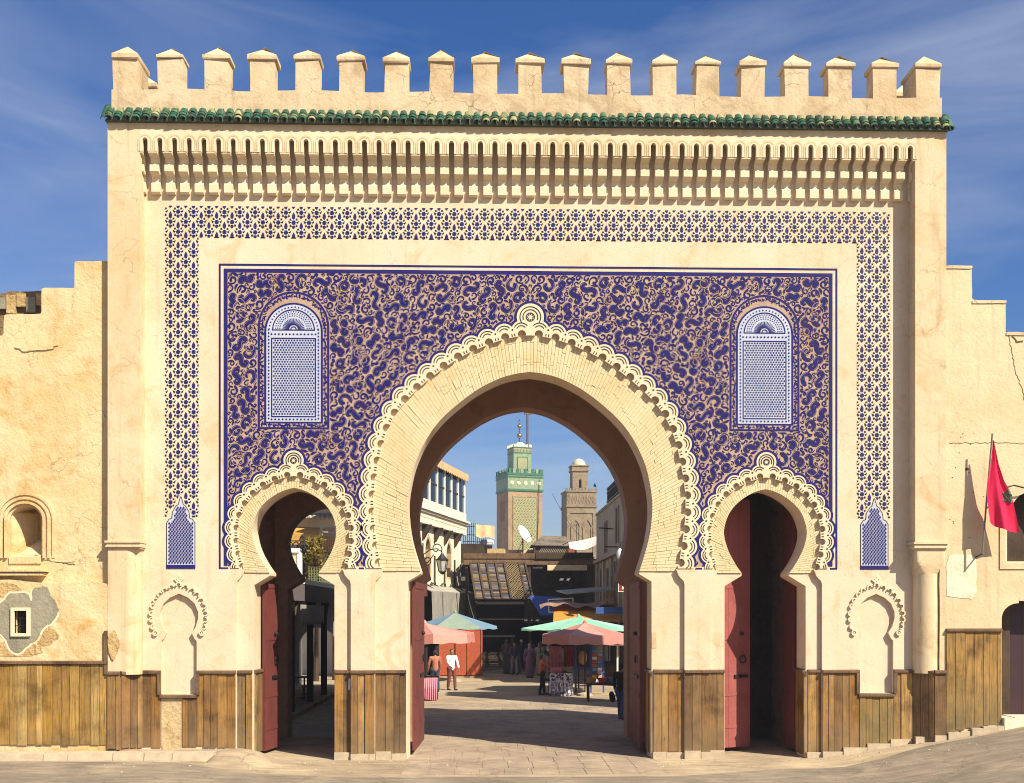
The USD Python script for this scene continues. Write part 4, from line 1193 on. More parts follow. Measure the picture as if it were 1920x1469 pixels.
ow = thing('ruined_wall', 'dark rubble stone wall top rising behind the stepped ochre wall', 'wall')
rub = ragged([(-18, 0), (-10.4, 0), (-10.4, 10.9), (-11.3, 11.12), (-12.6, 11.1), (-13.6, 10.7), (-18, 10.6)], 0.1, 0.06, 9)
obj(ow, 'wall', prism(rub, 3.0, 3.8), plaster('rubble_stone', (0.2, 0.14, 0.07), (0.13, 0.1, 0.06), (0.3, 0.18, 0.06), stain_at=0.5, cracks=1.0, bump=2.0, scale=2.2))
cap_r = random.Random(4)
for k in range(13):
    x = -10.5 - k * 0.24
    obj(ow, 'stone', bx(x - 0.22, x, 2.93 - cap_r.uniform(0, .05), 3.02, 10.75 + cap_r.uniform(-.25, .02), 10.98 + cap_r.uniform(-.1, .06)), GREYC if k % 3 == 0 else BARE)

rw = thing('city_wall', 'sandy plastered wall stepping down right of the gate with a dark doorway', 'wall')
door_o = Polygon([(10.38, 0.5), (12.6, 0.5), (12.6, 3.5), (10.76, 3.5), (10.76, 3.45)] + [(10.38 + 0.38 * (1 - math.sin(t)), 3.12 + 0.33 * math.cos(t)) for t in np.linspace(0.1, math.pi / 2, 8)])
win2 = Polygon([(10.49, 4.37), (11.5, 4.37), (11.5, 5.2)] + [(10.995 + 0.505 * math.cos(t), 5.2 + 0.72 * math.sin(t) * (1 - 0.1 * abs(math.cos(t)))) for t in np.linspace(0, math.pi, 15)] + [(10.49, 5.2)])
rwall = ragged([(9.0, -0.5), (17, -0.5), (17, 8.6), (12.4, 8.65), (12.3, 9.36), (10.47, 9.39), (10.465, 10.08), (9.715, 10.13), (9.71, 10.84), (9.0, 10.86)], seed=6)
obj(rw, 'wall', prism(rwall.difference(door_o).difference(win2), -0.325, 0.9), PL_RIGHT)
for x0, x1, z in ((9.13, 9.72, 10.86), (9.72, 10.475, 10.1), (10.475, 12.3, 9.4)):
    obj(rw, 'coping', prism(ragged([(x0, z - 0.05), (x1, z - 0.05), (x1, z + 0.015), (x0, z + 0.02)], 0.05, 0.012, int(z)), -0.345, 0.9), PL_TOP)
fr = sbox(10.33, 4.2, 11.7, 6.0).union(affinity.scale(Point(11.0, 5.3).buffer(0.67, 16), 1, 1.25))
ri = sbox(10.36, 4.235, 11.68, 5.98).union(affinity.scale(Point(11.0, 5.3).buffer(0.64, 16), 1, 1.25))
aw = xf(rw, 'arched_window')
obj(aw, 'frame', prism(fr.difference(win2.buffer(0.045)).intersection(sbox(10, 4.2, 12, 7)), -0.35, -0.324), PL_RIGHT)
obj(aw, 'inner_frame', prism(win2.buffer(0.044).difference(win2), -0.34, -0.32), PL_TRIM)
obj(aw, 'shutter', bx(10.45, 11.0, 0.05, 0.09, 4.3, 6.0), W_DARK)
obj(aw, 'shutter', bx(11.003, 11.55, 0.05, 0.09, 4.3, 6.0), W_DARK)
dd = xf(rw, 'doorway')
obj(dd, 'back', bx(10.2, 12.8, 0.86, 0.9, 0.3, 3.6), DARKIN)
MAROON = plain('maroon_paint', (0.035, 0.012, 0.014), 0.5)
for k in range(5):
    obj(dd, 'door_board', bx(10.80 + k * 0.3, 11.095 + k * 0.3, 0.25, 0.3, 0.9, 3.6), MAROON)
obj(dd, 'door_leaf', bx(10.4, 10.797, 0.18, 0.22, 0.9, 3.45), W_DARK)
obj(dd, 'threshold', bx(10.385, 10.62, -0.45, 0.2, 0.5, 0.93), WASH)
obj(dd, 'threshold', bx(10.625, 12.6, -0.43, 0.2, 0.5, 0.95), WASH)
obj(rw, 'whitewash_patch', prism(ragged([(9.15, 3.62), (9.7, 3.52), (9.82, 3.7), (9.8, 4.42), (9.7, 4.52), (9.2, 4.5), (9.14, 4.3)], 0.05, 0.05, 3), -0.334, -0.324), WASH, label='whitewashed patch beside the gate')
obj(rw, 'plaster_cracks', join([prism(g, -0.329, -0.324) for g in (crack([(10.53, 9.35), (10.62, 8.9), (10.7, 8.5), (10.85, 8.1), (10.95, 7.6)], 0.007, 1), crack([(9.2, 6.97), (10.2, 6.98), (11.2, 6.96)], 0.006, 2), crack([(10.6, 9.32), (10.72, 9.2), (10.85, 9.22)], 0.02, 5))]), CRACK, kind='stuff')
hl = random.Random(8)
obj(rw, 'nail_holes', prism(unary_union([blob(hl.uniform(9.2, 10.4), hl.uniform(4.6, 7.2), r, r * 0.8, k, 12) for k, r in enumerate([0.015] * 14 + [0.045])]), -0.3275, -0.324), CRACK, kind='stuff')
boards(rw, (9.135, -0.325), (10.37, -0.325), GB(0.16), 2.82, W_PLANK_R, w=0.17)
rs = random.Random(12)
x = 9.14
while x < 10.3:
    e = x + rs.uniform(0.2, 0.4)
    obj(rw, 'plinth_stone', bx(x + .004, e - .004, -0.42 - rs.uniform(0, .05), -0.3, float(gz(x, 0)) - 0.2, float(gz(x, 0)) + rs.uniform(0.1, 0.19)), STONE)
    x = e

# kerb and raised footway at the left
kb = thing('kerb', 'worn pale kerb stones along the foot of the left wall', 'kerb')
ks = random.Random(2)
x = -14.0
while x < -6.35:
    e = min(x + ks.uniform(0.5, 1.0), -6.3)
    t = max(0.0, (x + 8.2) / 2.0)
    yf = -0.72 - ks.uniform(0, 0.03)
    zg = float(gz(x, -0.7))
    obj(kb, 'kerb_stone', hexa([(x + .006, yf + 0.3, zg - .1), (e - .006, yf + 0.3, zg - .1), (e - .006, yf + 0.3, zg + .17), (x + .006, yf + .3, zg + .17 + ks.uniform(-.02, .01)), (x + .006, yf - .04, zg - .1), (e - .006, yf - .04, zg - .1), (e - .006, yf + 0.015, zg + .155 + ks.uniform(-.02, .01)), (x + .006, yf + .015, zg + .155 + ks.uniform(-.02, .01))]), STONE)
    x = e
obj(kb, 'footway', bx(-14, -6.36, -0.43, 0.1, -0.2, 0.245), CONC)
rp = grid(np.linspace(-6.9, -5.2, 26), np.linspace(-1.6, 0.1, 22), lambda X, Y: gz(X, Y) + 0.002 + 0.2 * sstep((-X - 5.35) / 0.9) * sstep((X + 6.95) / .25) * sstep((Y + 1.5) / 1.0) + 0.05 * (meshkit.fbm(np.stack([X * 2.5, Y * 2.5, X * 0], -1), 4, 3) - 0.5) * sstep((Y + 1.6) / .4) * sstep((-X - 5.2) / .5))
obj(kb, 'concrete_ramp', rp, CONC, smooth=50)

# ---------------------------------------------------------------- flag
fl = thing('flag', 'red flag with a green star outline hanging from a leaning pole on the right wall', 'flag')
PINK_RED = plain('flag_cloth', (0.62, 0.012, 0.06), 0.75, var=0.06, spec=0.2)
obj(fl, 'pole', tube([(9.99, -0.72, 7.12), (9.9, -0.66, 5.8), (9.82, -0.6, 4.5)], 0.02, 8), plain('pole_wood', (0.16, 0.13, 0.1), 0.6))
nu, nv = 25, 41
le = np.array([(10.015, 6.98), (9.98, 6.6), (9.91, 6.2), (9.875, 5.78), (9.90, 5.5), (9.93, 5.18)])
ri_ = np.array([(10.03, 6.98), (10.13, 6.45), (10.24, 6.1), (10.38, 5.85), (10.48, 5.45), (10.58, 4.98)])
tt = np.linspace(0, 1, 6)


def flag_at(u, v):
    l = np.array([np.interp(v, tt, le[:, k]) for k in (0, 1)]); r = np.array([np.interp(v, tt, ri_[:, k]) for k in (0, 1)])
    p = l + (r - l) * u
    z = p[1] - 0.05 * math.sin(u * 3.0) * v
    y = -0.70 + 0.05 * math.sin(u * 9.5 + 0.6 * math.sin(v * 3)) * (0.25 + 0.75 * v) + 0.02 * math.sin(u * 17 + v * 4) * v - 0.05 * v
    return p[0], y, z


V = [flag_at(i / (nu - 1), j / (nv - 1)) for j in range(nv) for i in range(nu)]
V2 = [(x, y + 0.006, z) for x, y, z in V]
Fc = []
for j in range(nv - 1):
    for i in range(nu - 1):
        a = j * nu + i
        Fc += [[a, a + 1, a + nu + 1], [a, a + nu + 1, a + nu]]
Fc = np.array(Fc)
obj(fl, 'cloth', (np.array(V + V2), np.vstack([Fc, Fc[:, ::-1] + nu * nv])), PINK_RED, smooth=60)
pent = [(0.86 + 0.2 * math.sin(k * 4 * math.pi / 5 + .35), 0.63 - 0.085 * math.cos(k * 4 * math.pi / 5 + .35)) for k in range(6)]
star = []
for (a, b), (c, d) in zip(pent[:-1], pent[1:]):
    pp = [flag_at(min(a + (c - a) * q / 8, 0.995), b + (d - b) * q / 8) for q in range(9)]
    star.append(tube([(x, y - 0.006, z) for x, y, z in pp], 0.017, 4))
obj(fl, 'star', join(star), plain('flag_green', (0.03, 0.14, 0.07), 0.7))
obj(fl, 'bracket', tube([(9.8, -0.3, 4.46), (9.82, -0.62, 4.52)], 0.018, 6), IRON)
obj(fl, 'wall_hook', tube([(10.35, -0.66, 5.97), (10.55, -0.55, 6.02), (10.8, -0.5, 5.97), (11.3, -0.3, 5.95)], 0.018, 6), IRON)

# ---------------------------------------------------------------- souk: pale cafe house at the left
CREAM = plaster('cream_house_paint', (0.66, 0.58, 0.44), (0.6, 0.51, 0.36), (0.5, 0.4, 0.26), stain_at=0.6, cracks=0.1, streak=0.3, bump=0.2)
WHITE = plain('white_paint', (0.72, 0.69, 0.62), 0.6, var=0.06)
GLASS = look('window_glass', {'f': ('layer_weight', {'blend': 0.35}), 't': ('transparent_bsdf', {'color': (0.75, 0.8, 0.85)}), 'g': ('glossy_bsdf', {'roughness': 0.05}), 'm': ('mix_closure', {})},
             [('f.fresnel', 'm.fac'), ('t.BSDF', 'm.closure1'), ('g.BSDF', 'm.closure2')], surface='m.closure')
TAN = plain('tan_canvas', (0.48, 0.32, 0.16), 0.9, var=0.2, scale=2.0)
GREYCV = plain('grey_canvas', (0.23, 0.21, 0.17), 0.9, var=0.25, scale=2.0)
DUSTY = plain('dusty_canvas', (0.3, 0.27, 0.22), 0.9, var=0.25, scale=2.0)
cafe = thing('cafe_house', 'cream two storey house with a glazed roof terrace left of the souk street', 'house', (-2.3, 41, -0.25), -102.5)
body = sbox(0, 0, 10.5, 8.0)
cw = []
for c in (2.8, 7.2):
    cw.append(Polygon([(c - 0.62, 5.35), (c + 0.62, 5.35), (c + 0.62, 6.85), (c + 0.45, 7.25), (c, 7.62), (c - 0.45, 7.25), (c - 0.62, 6.85)]))
obj(cafe, 'wall', prism(body.difference(unary_union(cw)), -0.35, 0.0), CREAM)
obj(cafe, 'house_core', bx(0.0, 10.5, -3, -0.62, 0, 8.0), CREAM)
for q in range(len(cw)):
    c = (2.8, 7.2)[q]
    w = xf(cafe, 'pointed_window')
    obj(w, 'reveal', prism(cw[q].difference(cw[q].buffer(-0.14)), -0.36, -0.02), TAN)
PANE = plain('dark_pane_glass', (0.035, 0.03, 0.035), 0.15)
for q, p in enumerate(['/World/cafe_house/pointed_window', '/World/cafe_house/pointed_window_001']):
    obj(p, 'pane', prism(cw[q].buffer(-0.13), -0.3, -0.27), PANE)
    c = (2.8, 7.2)[q]
    obj(p, 'mullion', bx(c - 0.04, c + 0.04, -0.265, -0.22, 5.4, 7.4), W_DARK)
    obj(p, 'transom', bx(c - 0.5, c + 0.5, -0.268, -0.215, 6.35, 6.43), W_DARK)
    obj(p, 'railing', bx(c - 0.6, c + 0.6, -0.1, -0.06, 5.36, 6.0), W_DARK)
for c in (2.8, 7.2):
    for e in (-1.15, 1.15):
        obj(cafe, 'eave_bracket', hexa([(c + e - .09, 0.0, 7.2), (c + e + .09, 0.0, 7.2), (c + e + .09, 0.0, 7.99), (c + e - .09, 0.0, 7.99), (c + e - .09, 0.1, 7.25), (c + e + .09, 0.1, 7.25), (c + e + .09, 0.5, 7.99), (c + e - .09, 0.5, 7.99)]), W_DARK)
        obj(cafe, 'wall_strip', bx(c + e - .1, c + e + .1, 0.001, 0.06, 4.9, 6.5), W_DARK)
obj(cafe, 'fascia', bx(-0.05, 10.5, -0.35, 0.32, 8.0, 8.55), CREAM)
obj(cafe, 'cornice', bx(-0.12, 10.5, -0.36, 0.42, 8.551, 8.67), CREAM)
obj(cafe, 'cornice', bx(-0.16, 10.5, -0.37, 0.52, 8.672, 8.76), CREAM)
obj(cafe, 'dentils', join([bx(s, s + 0.12, 0.321, 0.36, 8.32, 8.44) for s in np.arange(0, 10.2, 0.26)]), CREAM, kind='stuff')
obj(cafe, 'parapet', bx(-0.05, 10.5, 0.1, 0.3, 8.762, 9.25), CREAM)
obj(cafe, 'terrace_floor', bx(0, 10.5, -3, 0.09, 8.7, 8.8), CREAM)
for s in np.arange(0.0, 9.2, 1.55):
    obj(cafe, 'terrace_post', bx(s, s + 0.13, 0.14, 0.26, 9.252, 11.5), WHITE)
    obj(cafe, 'terrace_pane', bx(s + 0.14, s + 1.5, 0.19, 0.21, 9.26, 11.4), GLASS)
    obj(cafe, 'terrace_rail', bx(s + 0.14, s + 1.54, 0.22, 0.25, 10.2, 10.26), W_DARK)
    obj(cafe, 'terrace_table', bx(s + 0.3, s + 1.1, -1.0, -0.2, 9.45, 9.52), W_DARK)
    obj(cafe, 'back_post', bx(s + 0.5, s + 0.75, -2.2, -2.0, 8.8, 11.5), W_DARK)
obj(cafe, 'terrace_back', bx(3.4, 10.5, -2.9, -2.8, 8.8, 11.7), W_DARK)
obj(cafe, 'awning', hexa([(-0.1, -3, 12.2), (10.5, -3, 12.2), (10.5, -3, 12.26), (-0.1, -3, 12.26), (-0.15, 0.42, 11.45), (10.5, 0.42, 11.45), (10.5, 0.42, 11.51), (-0.15, 0.42, 11.51)]), TAN)
val = Polygon([(-0.15, 11.51), (10.5, 11.51)] + [(10.5 - k * 0.2, 11.05 + (0.1 if k % 2 else 0)) for k in range(53)])
obj(cafe, 'awning_valance', prism(val, 0.421, 0.45), TAN)
obj(cafe, 'vine', tube([(s, 0.12 + 0.05 * math.sin(s * 9), 4.95 + 0.12 * math.sin(s * 3.1) + 0.05 * math.sin(s * 13)) for s in np.arange(-0.5, 9, 0.12)], 0.045, 5), plain('vine_green', (0.06, 0.06, 0.03), 0.9, var=0.5))

# wrought iron bracket lantern on the cafe wall
lan = thing('street_lantern', 'wrought iron bracket lantern hanging from the cream cafe wall', 'lantern', (-2.3, 41, -0.1), -102.5)
sL = 8.4
obj(lan, 'bracket', join([tube([(sL, 0.04, 5.2), (sL, 0.04, 6.9)], 0.035, 6), tube([(sL, 0.05, 6.3), (sL, 0.4, 6.55), (sL, 0.75, 6.6), (sL, 1.05, 6.45)], 0.03, 6),
                          tube([(sL, 0.75 + 0.28 * math.cos(t) * (1 - t / 9), 6.6 + 0.28 * math.sin(t) * (1 - t / 9)) for t in np.linspace(-0.6, 6.5, 26)], 0.03, 5),
                          tube([(sL, 0.25 + 0.2 * math.cos(t) * (1 - t / 9), 6.0 + 0.2 * math.sin(t) * (1 - t / 9)) for t in np.linspace(-1.6, 5.8, 22)], 0.03, 5), tube([(sL, 0.05, 5.6), (sL, 0.6, 6.3)], 0.025, 5)]), IRON)
lc = (sL, 1.05, 0)
obj(lan, 'lamp_roof', lathe([(0.04, 6.42), (0.08, 6.32), (0.26, 6.1), (0.34, 6.05), (0.34, 6.01)], lc, 6), IRON)
obj(lan, 'lamp_glass', lathe([(0.29, 6.0), (0.17, 5.45)], lc, 6), plain('frosted_glass', (0.4, 0.38, 0.33), 0.3))
obj(lan, 'lamp_frame', join([tube([(sL + .3 * math.cos(t), 1.05 + .3 * math.sin(t), 6.02), (sL + .18 * math.cos(t), 1.05 + .18 * math.sin(t), 5.42)], 0.022, 4) for t in np.arange(6) * math.pi / 3] + [lathe([(0.19, 5.44), (0.12, 5.34), (0.03, 5.28)], lc, 6)]), IRON)

# a red street cabinet lamp just inside the left jamb
cab = thing('red_box', 'small red pitched box on a bracket beside the left jamb of the main arch', 'box', (-3.72, 23.5, 0))
obj(cab, 'body', bx(-0.3, 0.3, -0.25, 0.25, 3.95, 4.6), plain('faded_red_paint', (0.1, 0.03, 0.03), 0.6))
obj(cab, 'roof', hexa([(-0.4, 0.33, 4.601), (0.4, 0.33, 4.601), (0.2, 0.05, 4.85), (-0.2, 0.05, 4.85), (-0.4, -0.33, 4.601), (0.4, -0.33, 4.601), (0.2, -0.05, 4.85), (-0.2, -0.05, 4.85)]), plain('red_roof_paint', (0.18, 0.05, 0.045), 0.6))
obj(cab, 'post', bx(-0.02, 0.08, -0.05, 0.05, 0, 3.849), IRON)

# grey canvas roofs of the shops under the cafe
shop = thing('market_shop', 'low shop with a worn grey canvas roof below the cream cafe', 'shop', (-2.3, 41, -0.1), -102.5)
obj(shop, 'canvas_roof', hexa([(-0.3, 0.05, 4.75), (9.6, 0.05, 4.75), (9.6, 0.05, 4.8), (-0.3, 0.05, 4.8), (-0.3, 0.8, 4.4), (9.6, 0.8, 4.4), (9.6, 0.8, 4.45), (-0.3, 0.8, 4.45)]), DUSTY)
for s0, s1 in ((-0.3, 4.4), (4.55, 7.4), (7.5, 9.6)):
    m = grid(np.linspace(s0, s1, 20), np.linspace(0, 1, 8), lambda X, Y: X * 0)
    v = m[0].copy()
    X, Y = v[:, 0], v[:, 1]
    v = np.stack([X, 0.82 + 0.06 * np.sin(X * 3.1) * Y + 0.1 * Y, 4.42 - 1.75 * Y - 0.1 * Y * np.sin((X - s0) / (s1 - s0) * math.pi)], 1)
    obj(shop, 'canvas_curtain', (v, m[1]), GREYCV, smooth=60)
for s in (-0.5, 3.5, 7.45):
    obj(shop, 'post', bx(s - .05, s + .05, 0.7, 0.79, 0, 4.39), W_DARK)
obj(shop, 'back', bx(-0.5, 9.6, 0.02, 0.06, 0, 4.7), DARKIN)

# ---------------------------------------------------------------- covered souk at the end of the street
can = thing('market_canopy', 'long dark timber market roof spanning the end of the street', 'market roof')
obj(can, 'beam', bx(-2.1, 5.15, 37.9, 38.3, 5.92, 6.25), W_RAIL)
obj(can, 'beam', bx(-2.1, 1.9, 37.85, 38.3, 6.252, 6.55), W_RAIL)
obj(can, 'beam', bx(1.905, 5.1, 37.8, 38.3, 6.252, 6.6), W_DARK)
for k in range(26):
    obj(can, 'roof_mat', bx(-2.1, 5.2, 38.35 + k, 39.2 + k + 0.08 * math.sin(k * 2.7), 6.3, 6.36), W_DARK)
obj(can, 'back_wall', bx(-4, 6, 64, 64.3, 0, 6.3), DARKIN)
obj(can, 'grey_partition', bx(1.6, 5.2, 47, 47.2, 2.6, 6.0), plain('grey_partition', (0.2, 0.19, 0.19), 0.9))
obj(can, 'side_wall', bx(-2.4, -2.1, 44, 64, 0, 6.3), plain('dark_wall', (0.12, 0.105, 0.095), 0.9))  # plain dark grey-brown, like the opposite side wall
obj(can, 'side_wall', bx(5.2, 5.5, 39, 64, 0, 6.3), plain('dark_wall_b', (0.14, 0.125, 0.115), 0.9))
obj(can, 'fascia_board', bx(2.55, 4.75, 37.75, 37.79, 5.6, 5.9), plain('sunlit_wall_cream', (0.6, 0.48, 0.28), 0.7))  # stands in for the far sunlit wall glimpsed under the roof
obj(can, 'fascia_board', bx(1.75, 2.3, 38.1, 38.14, 5.72, 5.8), WHITE)
for x in (-2.0, 1.5, 5.0):
    obj(can, 'post', bx(x, x + 0.14, 38.0, 38.14, 0, 5.919), W_DARK)
for k in range(9):
    obj(can, 'rafter', bx(-2.0 + k * 0.85, -1.9 + k * 0.85, 38.32, 60, 6.15, 6.299), W_DARK)

# leaning reed screen: a timber frame with slatted panels, gap light painted as stripes, and one lattice
mats = thing('reed_screen', 'sloping shade screen of reed panels striped in painted gap light below the market roof', 'shade screen')
MATP = painted('mesh_colour_matt', 0.9)
P00, P10, P01 = np.array([-1.8, 37.78, 6.0]), np.array([1.35, 37.78, 6.0]), np.array([-1.45, 35.4, 3.95])
uu, ww = P10 - P00, P01 - P00
nrm = np.cross(uu, ww); nrm /= np.linalg.norm(nrm)
if nrm[1] > 0:
    nrm = -nrm


def on_screen(u0, u1, v0, v1, t0, t1):
    c = lambda u, v, t: P00 + uu * u + ww * v + nrm * t
    return hexa([c(u0, v1, t0), c(u1, v1, t0), c(u1, v0, t0), c(u0, v0, t0), c(u0, v1, t1), c(u1, v1, t1), c(u1, v0, t1), c(u0, v0, t1)])


for v in (0.0, 0.27, 0.5, 0.73, 0.97):
    obj(mats, 'rail', on_screen(0, 1, v, v + 0.035, 0.0, 0.05), W_DARK)
cols = [0.0, 0.15, 0.29, 0.45, 0.6, 0.86, 0.97]
for u in cols:
    obj(mats, 'stile', on_screen(u, u + 0.03, 0.0, 1.0, 0.051, 0.1), W_DARK)
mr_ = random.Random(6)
gap_light_pal = [(0.17, 0.15, 0.18), (0.27, 0.17, 0.055), (0.2, 0.17, 0.19), (0.12, 0.11, 0.15), (0.22, 0.165, 0.1), (0.09, 0.07, 0.06)]  # stripes painted for sky and sunlit things glimpsed between the slats
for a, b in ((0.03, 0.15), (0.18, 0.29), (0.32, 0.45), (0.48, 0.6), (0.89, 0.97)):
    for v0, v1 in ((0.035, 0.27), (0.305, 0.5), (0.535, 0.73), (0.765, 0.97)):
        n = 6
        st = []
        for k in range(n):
            c = np.array(mr_.choice(gap_light_pal)) * mr_.uniform(0.35, 1.0)
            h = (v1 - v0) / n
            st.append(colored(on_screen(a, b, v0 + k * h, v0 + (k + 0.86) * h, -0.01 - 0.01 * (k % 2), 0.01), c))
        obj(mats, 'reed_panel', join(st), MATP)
lat = []
for k in range(-9, 16):
    for sgn in (-1, 1):
        a, b = (0.63, 0.86)
        pts = []
        v = 0.03 + k * 0.06
        p, q = (v, v + 0.3 * sgn * 1.0)
        c0, c1 = max(min(p, q), 0.03), min(max(p, q), 0.97)
        if c1 - c0 < 0.02:
            continue
        f = lambda vv: a + (b - a) * (vv - p) / (q - p)
        e0, e1 = P00 + uu * f(c0) + ww * c0, P00 + uu * f(c1) + ww * c1
        lat.append(tube([e0 + nrm * (0.03 + 0.02 * (sgn > 0)), e1 + nrm * (0.03 + 0.02 * (sgn > 0))], 0.016, 4))
obj(mats, 'lattice', join(lat), plain('lattice_lath', (0.27, 0.19, 0.085), 0.8), kind='stuff')
obj(mats, 'backing', on_screen(0.0, 1.0, 0.0, 1.0, -0.08, -0.06), DARKIN)

# roof pavilion with hipped roof and lattice sides, dish, low walls on the souk roofs
kio = thing('roof_pavilion', 'small grey hipped roof pavilion with lattice sides above the market roof', 'pavilion', (3.4, 45.5, 0))
obj(kio, 'roof', (np.array([(-1.45, -1.4, 7.42), (1.45, -1.4, 7.36), (1.45, 1.4, 7.36), (-1.45, 1.4, 7.42), (-0.72, 0, 8.05), (0.72, 0, 8.02), (-1.45, -1.4, 7.36), (1.45, -1.4, 7.3), (1.45, 1.4, 7.3), (-1.45, 1.4, 7.36)]),
                  np.array([[0, 1, 5], [0, 5, 4], [1, 2, 5], [2, 3, 4], [2, 4, 5], [3, 0, 4], [6, 1, 0], [6, 7, 1], [7, 2, 1], [7, 8, 2], [8, 3, 2], [8, 9, 3], [9, 0, 3], [9, 6, 0], [6, 8, 7], [6, 9, 8]])), wood('grey_roof_boards', [(0.17, 0.14, 0.11), (0.22, 0.18, 0.14)]))
obj(kio, 'inner_wall', bx(-1.25, 1.25, -1.2, 1.2, 6.4, 7.36), W_DARK)
obj(kio, 'lattice', join([tube([(x, -1.26, 6.5), (min(x + 0.5, 0.8), -1.26, 6.5 + min(0.85, (min(x + 0.5, 0.8) - x) * 1.7))], 0.022, 4) for x in np.arange(-1.25, 0.7, 0.11)]), plain('pale_lath', (0.3, 0.26, 0.2), 0.8), kind='stuff')
obj(kio, 'red_panel', bx(0.82, 1.27, -1.28, -1.21, 6.5, 7.33), plain('red_lattice', (0.24, 0.06, 0.035), 0.7))
for x in (-1.27, 0.78, 1.28):
    obj(kio, 'post', bx(x - .04, x + .04, -1.33, -1.25, 6.4, 7.34), W_DARK)

dish = thing('satellite_dish', 'white satellite dish on the souk roof in front of the green minaret', 'satellite dish', (1.5, 46.5, 8.15))
a = np.linspace(0, 1, 7)
prof = [(0.62 * k, 0.16 * k * k) for k in a]
obj(dish, 'reflector', move(lathe(prof[1:] + [(r - 0.01, z + 0.02) for r, z in prof[:0:-1]], n=24), rx=62, rz=58), WHITE, smooth=50)
obj(dish, 'arm', tube([(0.1, -0.1, -0.35), (0.45, -0.35, -0.1), (0.55, -0.38, 0.0)], 0.025, 5), IRON)
obj(dish, 'mast', tube([(0, 0.12, -1.2), (0, 0.1, -0.1)], 0.04, 6), IRON)
obj(dish, 'stay', tube([(-0.4, 0.1, -1.2), (0, 0.1, -0.3)], 0.02, 5), IRON)

low_roof = thing('souk_roof_wall', 'low ochre and brown roof wall at the foot of the green minaret', 'roof wall')
obj(low_roof, 'ochre_wall', bx(0.35, 2.4, 46.8, 47.2, 6.2, 7.25), PL_RIGHT)
obj(low_roof, 'brown_wall', bx(-0.75, 0.345, 46.6, 47.0, 6.2, 7.3), BARE)

cbl = thing('overhead_cable', 'thin dark cable and aerials against the sky between the two minarets', 'cable')
obj(cbl, 'cable', tube([(4.2 + 2.0 * t, 60 - 8 * t, 12.2 - 4.2 * t - 0.5 * math.sin(math.pi * t)) for t in np.linspace(0, 1, 9)], 0.018, 4), IRON)
obj(cbl, 'aerial', tube([(5.35, 52, 6.5), (5.35, 52, 9.3)], 0.02, 4), IRON)
ter = thing('roof_terrace', 'small roof terrace with dark railing and a brown sheet beside the cream cafe', 'terrace')
obj(ter, 'floor', bx(-2.6, -0.3, 49, 54, 6.9, 7.1), W_DARK)
obj(ter, 'front_wall', bx(-2.6, -0.9, 48.9, 49.0, 6.3, 7.75), W_DARK)
for k in range(12):
    obj(ter, 'baluster', tube([(-2.3 + k * 0.13, 50.2, 7.1), (-2.3 + k * 0.13, 50.2, 9.3 - 0.02 * k)], 0.02, 4), IRON)
for z in (8.0, 8.45, 9.0):
    obj(ter, 'rail', tube([(-2.35, 50.2, z), (-0.35, 50.2, z - 0.1)], 0.025, 5), IRON)
sh = grid(np.linspace(-1.5, -0.25, 14), np.linspace(0, 1, 10), lambda X, Y: X * 0)
v = sh[0]
v = np.stack([v[:, 0], 50.0 - 0.5 * v[:, 1] + 0.04 * np.sin(v[:, 0] * 9), 9.1 - 0.85 * v[:, 1] - 0.08 * (v[:, 0] + 1.5) + 0.06 * np.sin(v[:, 0] * 7) * v[:, 1]], 1)
obj(ter, 'brown_sheet', (v, sh[1]), TAN, smooth=60)
wt = thing('water_tank', 'white rounded tank lying on the roof terrace rail', 'tank')
obj(wt, 'tank', move(lathe([(0.02, -0.45), (0.15, -0.42), (0.22, -0.3), (0.22, 0.3), (0.15, 0.42), (0.02, 0.45)], n=14), (-0.75, 50.4, 7.9), ry=90), WHITE, smooth=40)
obj(wt, 'cradle', bx(-1.1, -0.4, 50.3, 50.5, 7.1, 7.72), IRON)

# ---------------------------------------------------------------- minarets
GTILE = plain('pale_green_tile', (0.19, 0.25, 0.14), 0.5, var=0.3, scale=3.0)
GDEEP = plain('deep_green_tile', (0.03, 0.125, 0.07), 0.4, var=0.3)
MBRICK = plaster('minaret_brick', (0.32, 0.225, 0.125), (0.22, 0.14, 0.075), (0.16, 0.095, 0.055), stain_at=0.52, cracks=0.3, streak=0.4, scale=0.4, bump=0.5)
mg = thing('minaret', 'tall square minaret with green tiled crown and gilded balls behind the souk', 'minaret', (3.92, 127.5, 0), 17.5)
w = 2.4
obj(mg, 'shaft', bx(-w, w, -w, w, 0, 19.5), MBRICK)
obj(mg, 'tile_band', bx(-w - .06, w + .06, -w - .06, w + .06, 19.502, 21.6), GTILE)
for z, h in ((19.4, 0.26), (21.2, 0.16), (21.5, 0.3)):
    obj(mg, 'green_string', bx(-w - .13, w + .13, -w - .13, w + .13, z, z + h), GDEEP)
for k in range(9):
    x = -w + 0.25 + k * (2 * w - 0.5) / 8
    for pos in ((x, -w), (x, w), (-w, x), (w, x)):
        obj(mg, 'merlon', bx(pos[0] - .17, pos[0] + .17, pos[1] - .12, pos[1] + .12, 21.801, 22.35 + (0.001 * k)), GTILE if k % 2 else GDEEP)
for k in range(5):
    x = -1.9 + k * 0.95
CRM = plain('cream_roundel', (0.6, 0.55, 0.4), 0.6)
for k in range(5):
    obj(mg, 'rosette', move(lathe([(0.02, 0.07), (0.2, 0.06), (0.27, 0.0)], n=12), (-1.9 + k * 0.95, -w - .06, 20.45), rx=90), CRM)
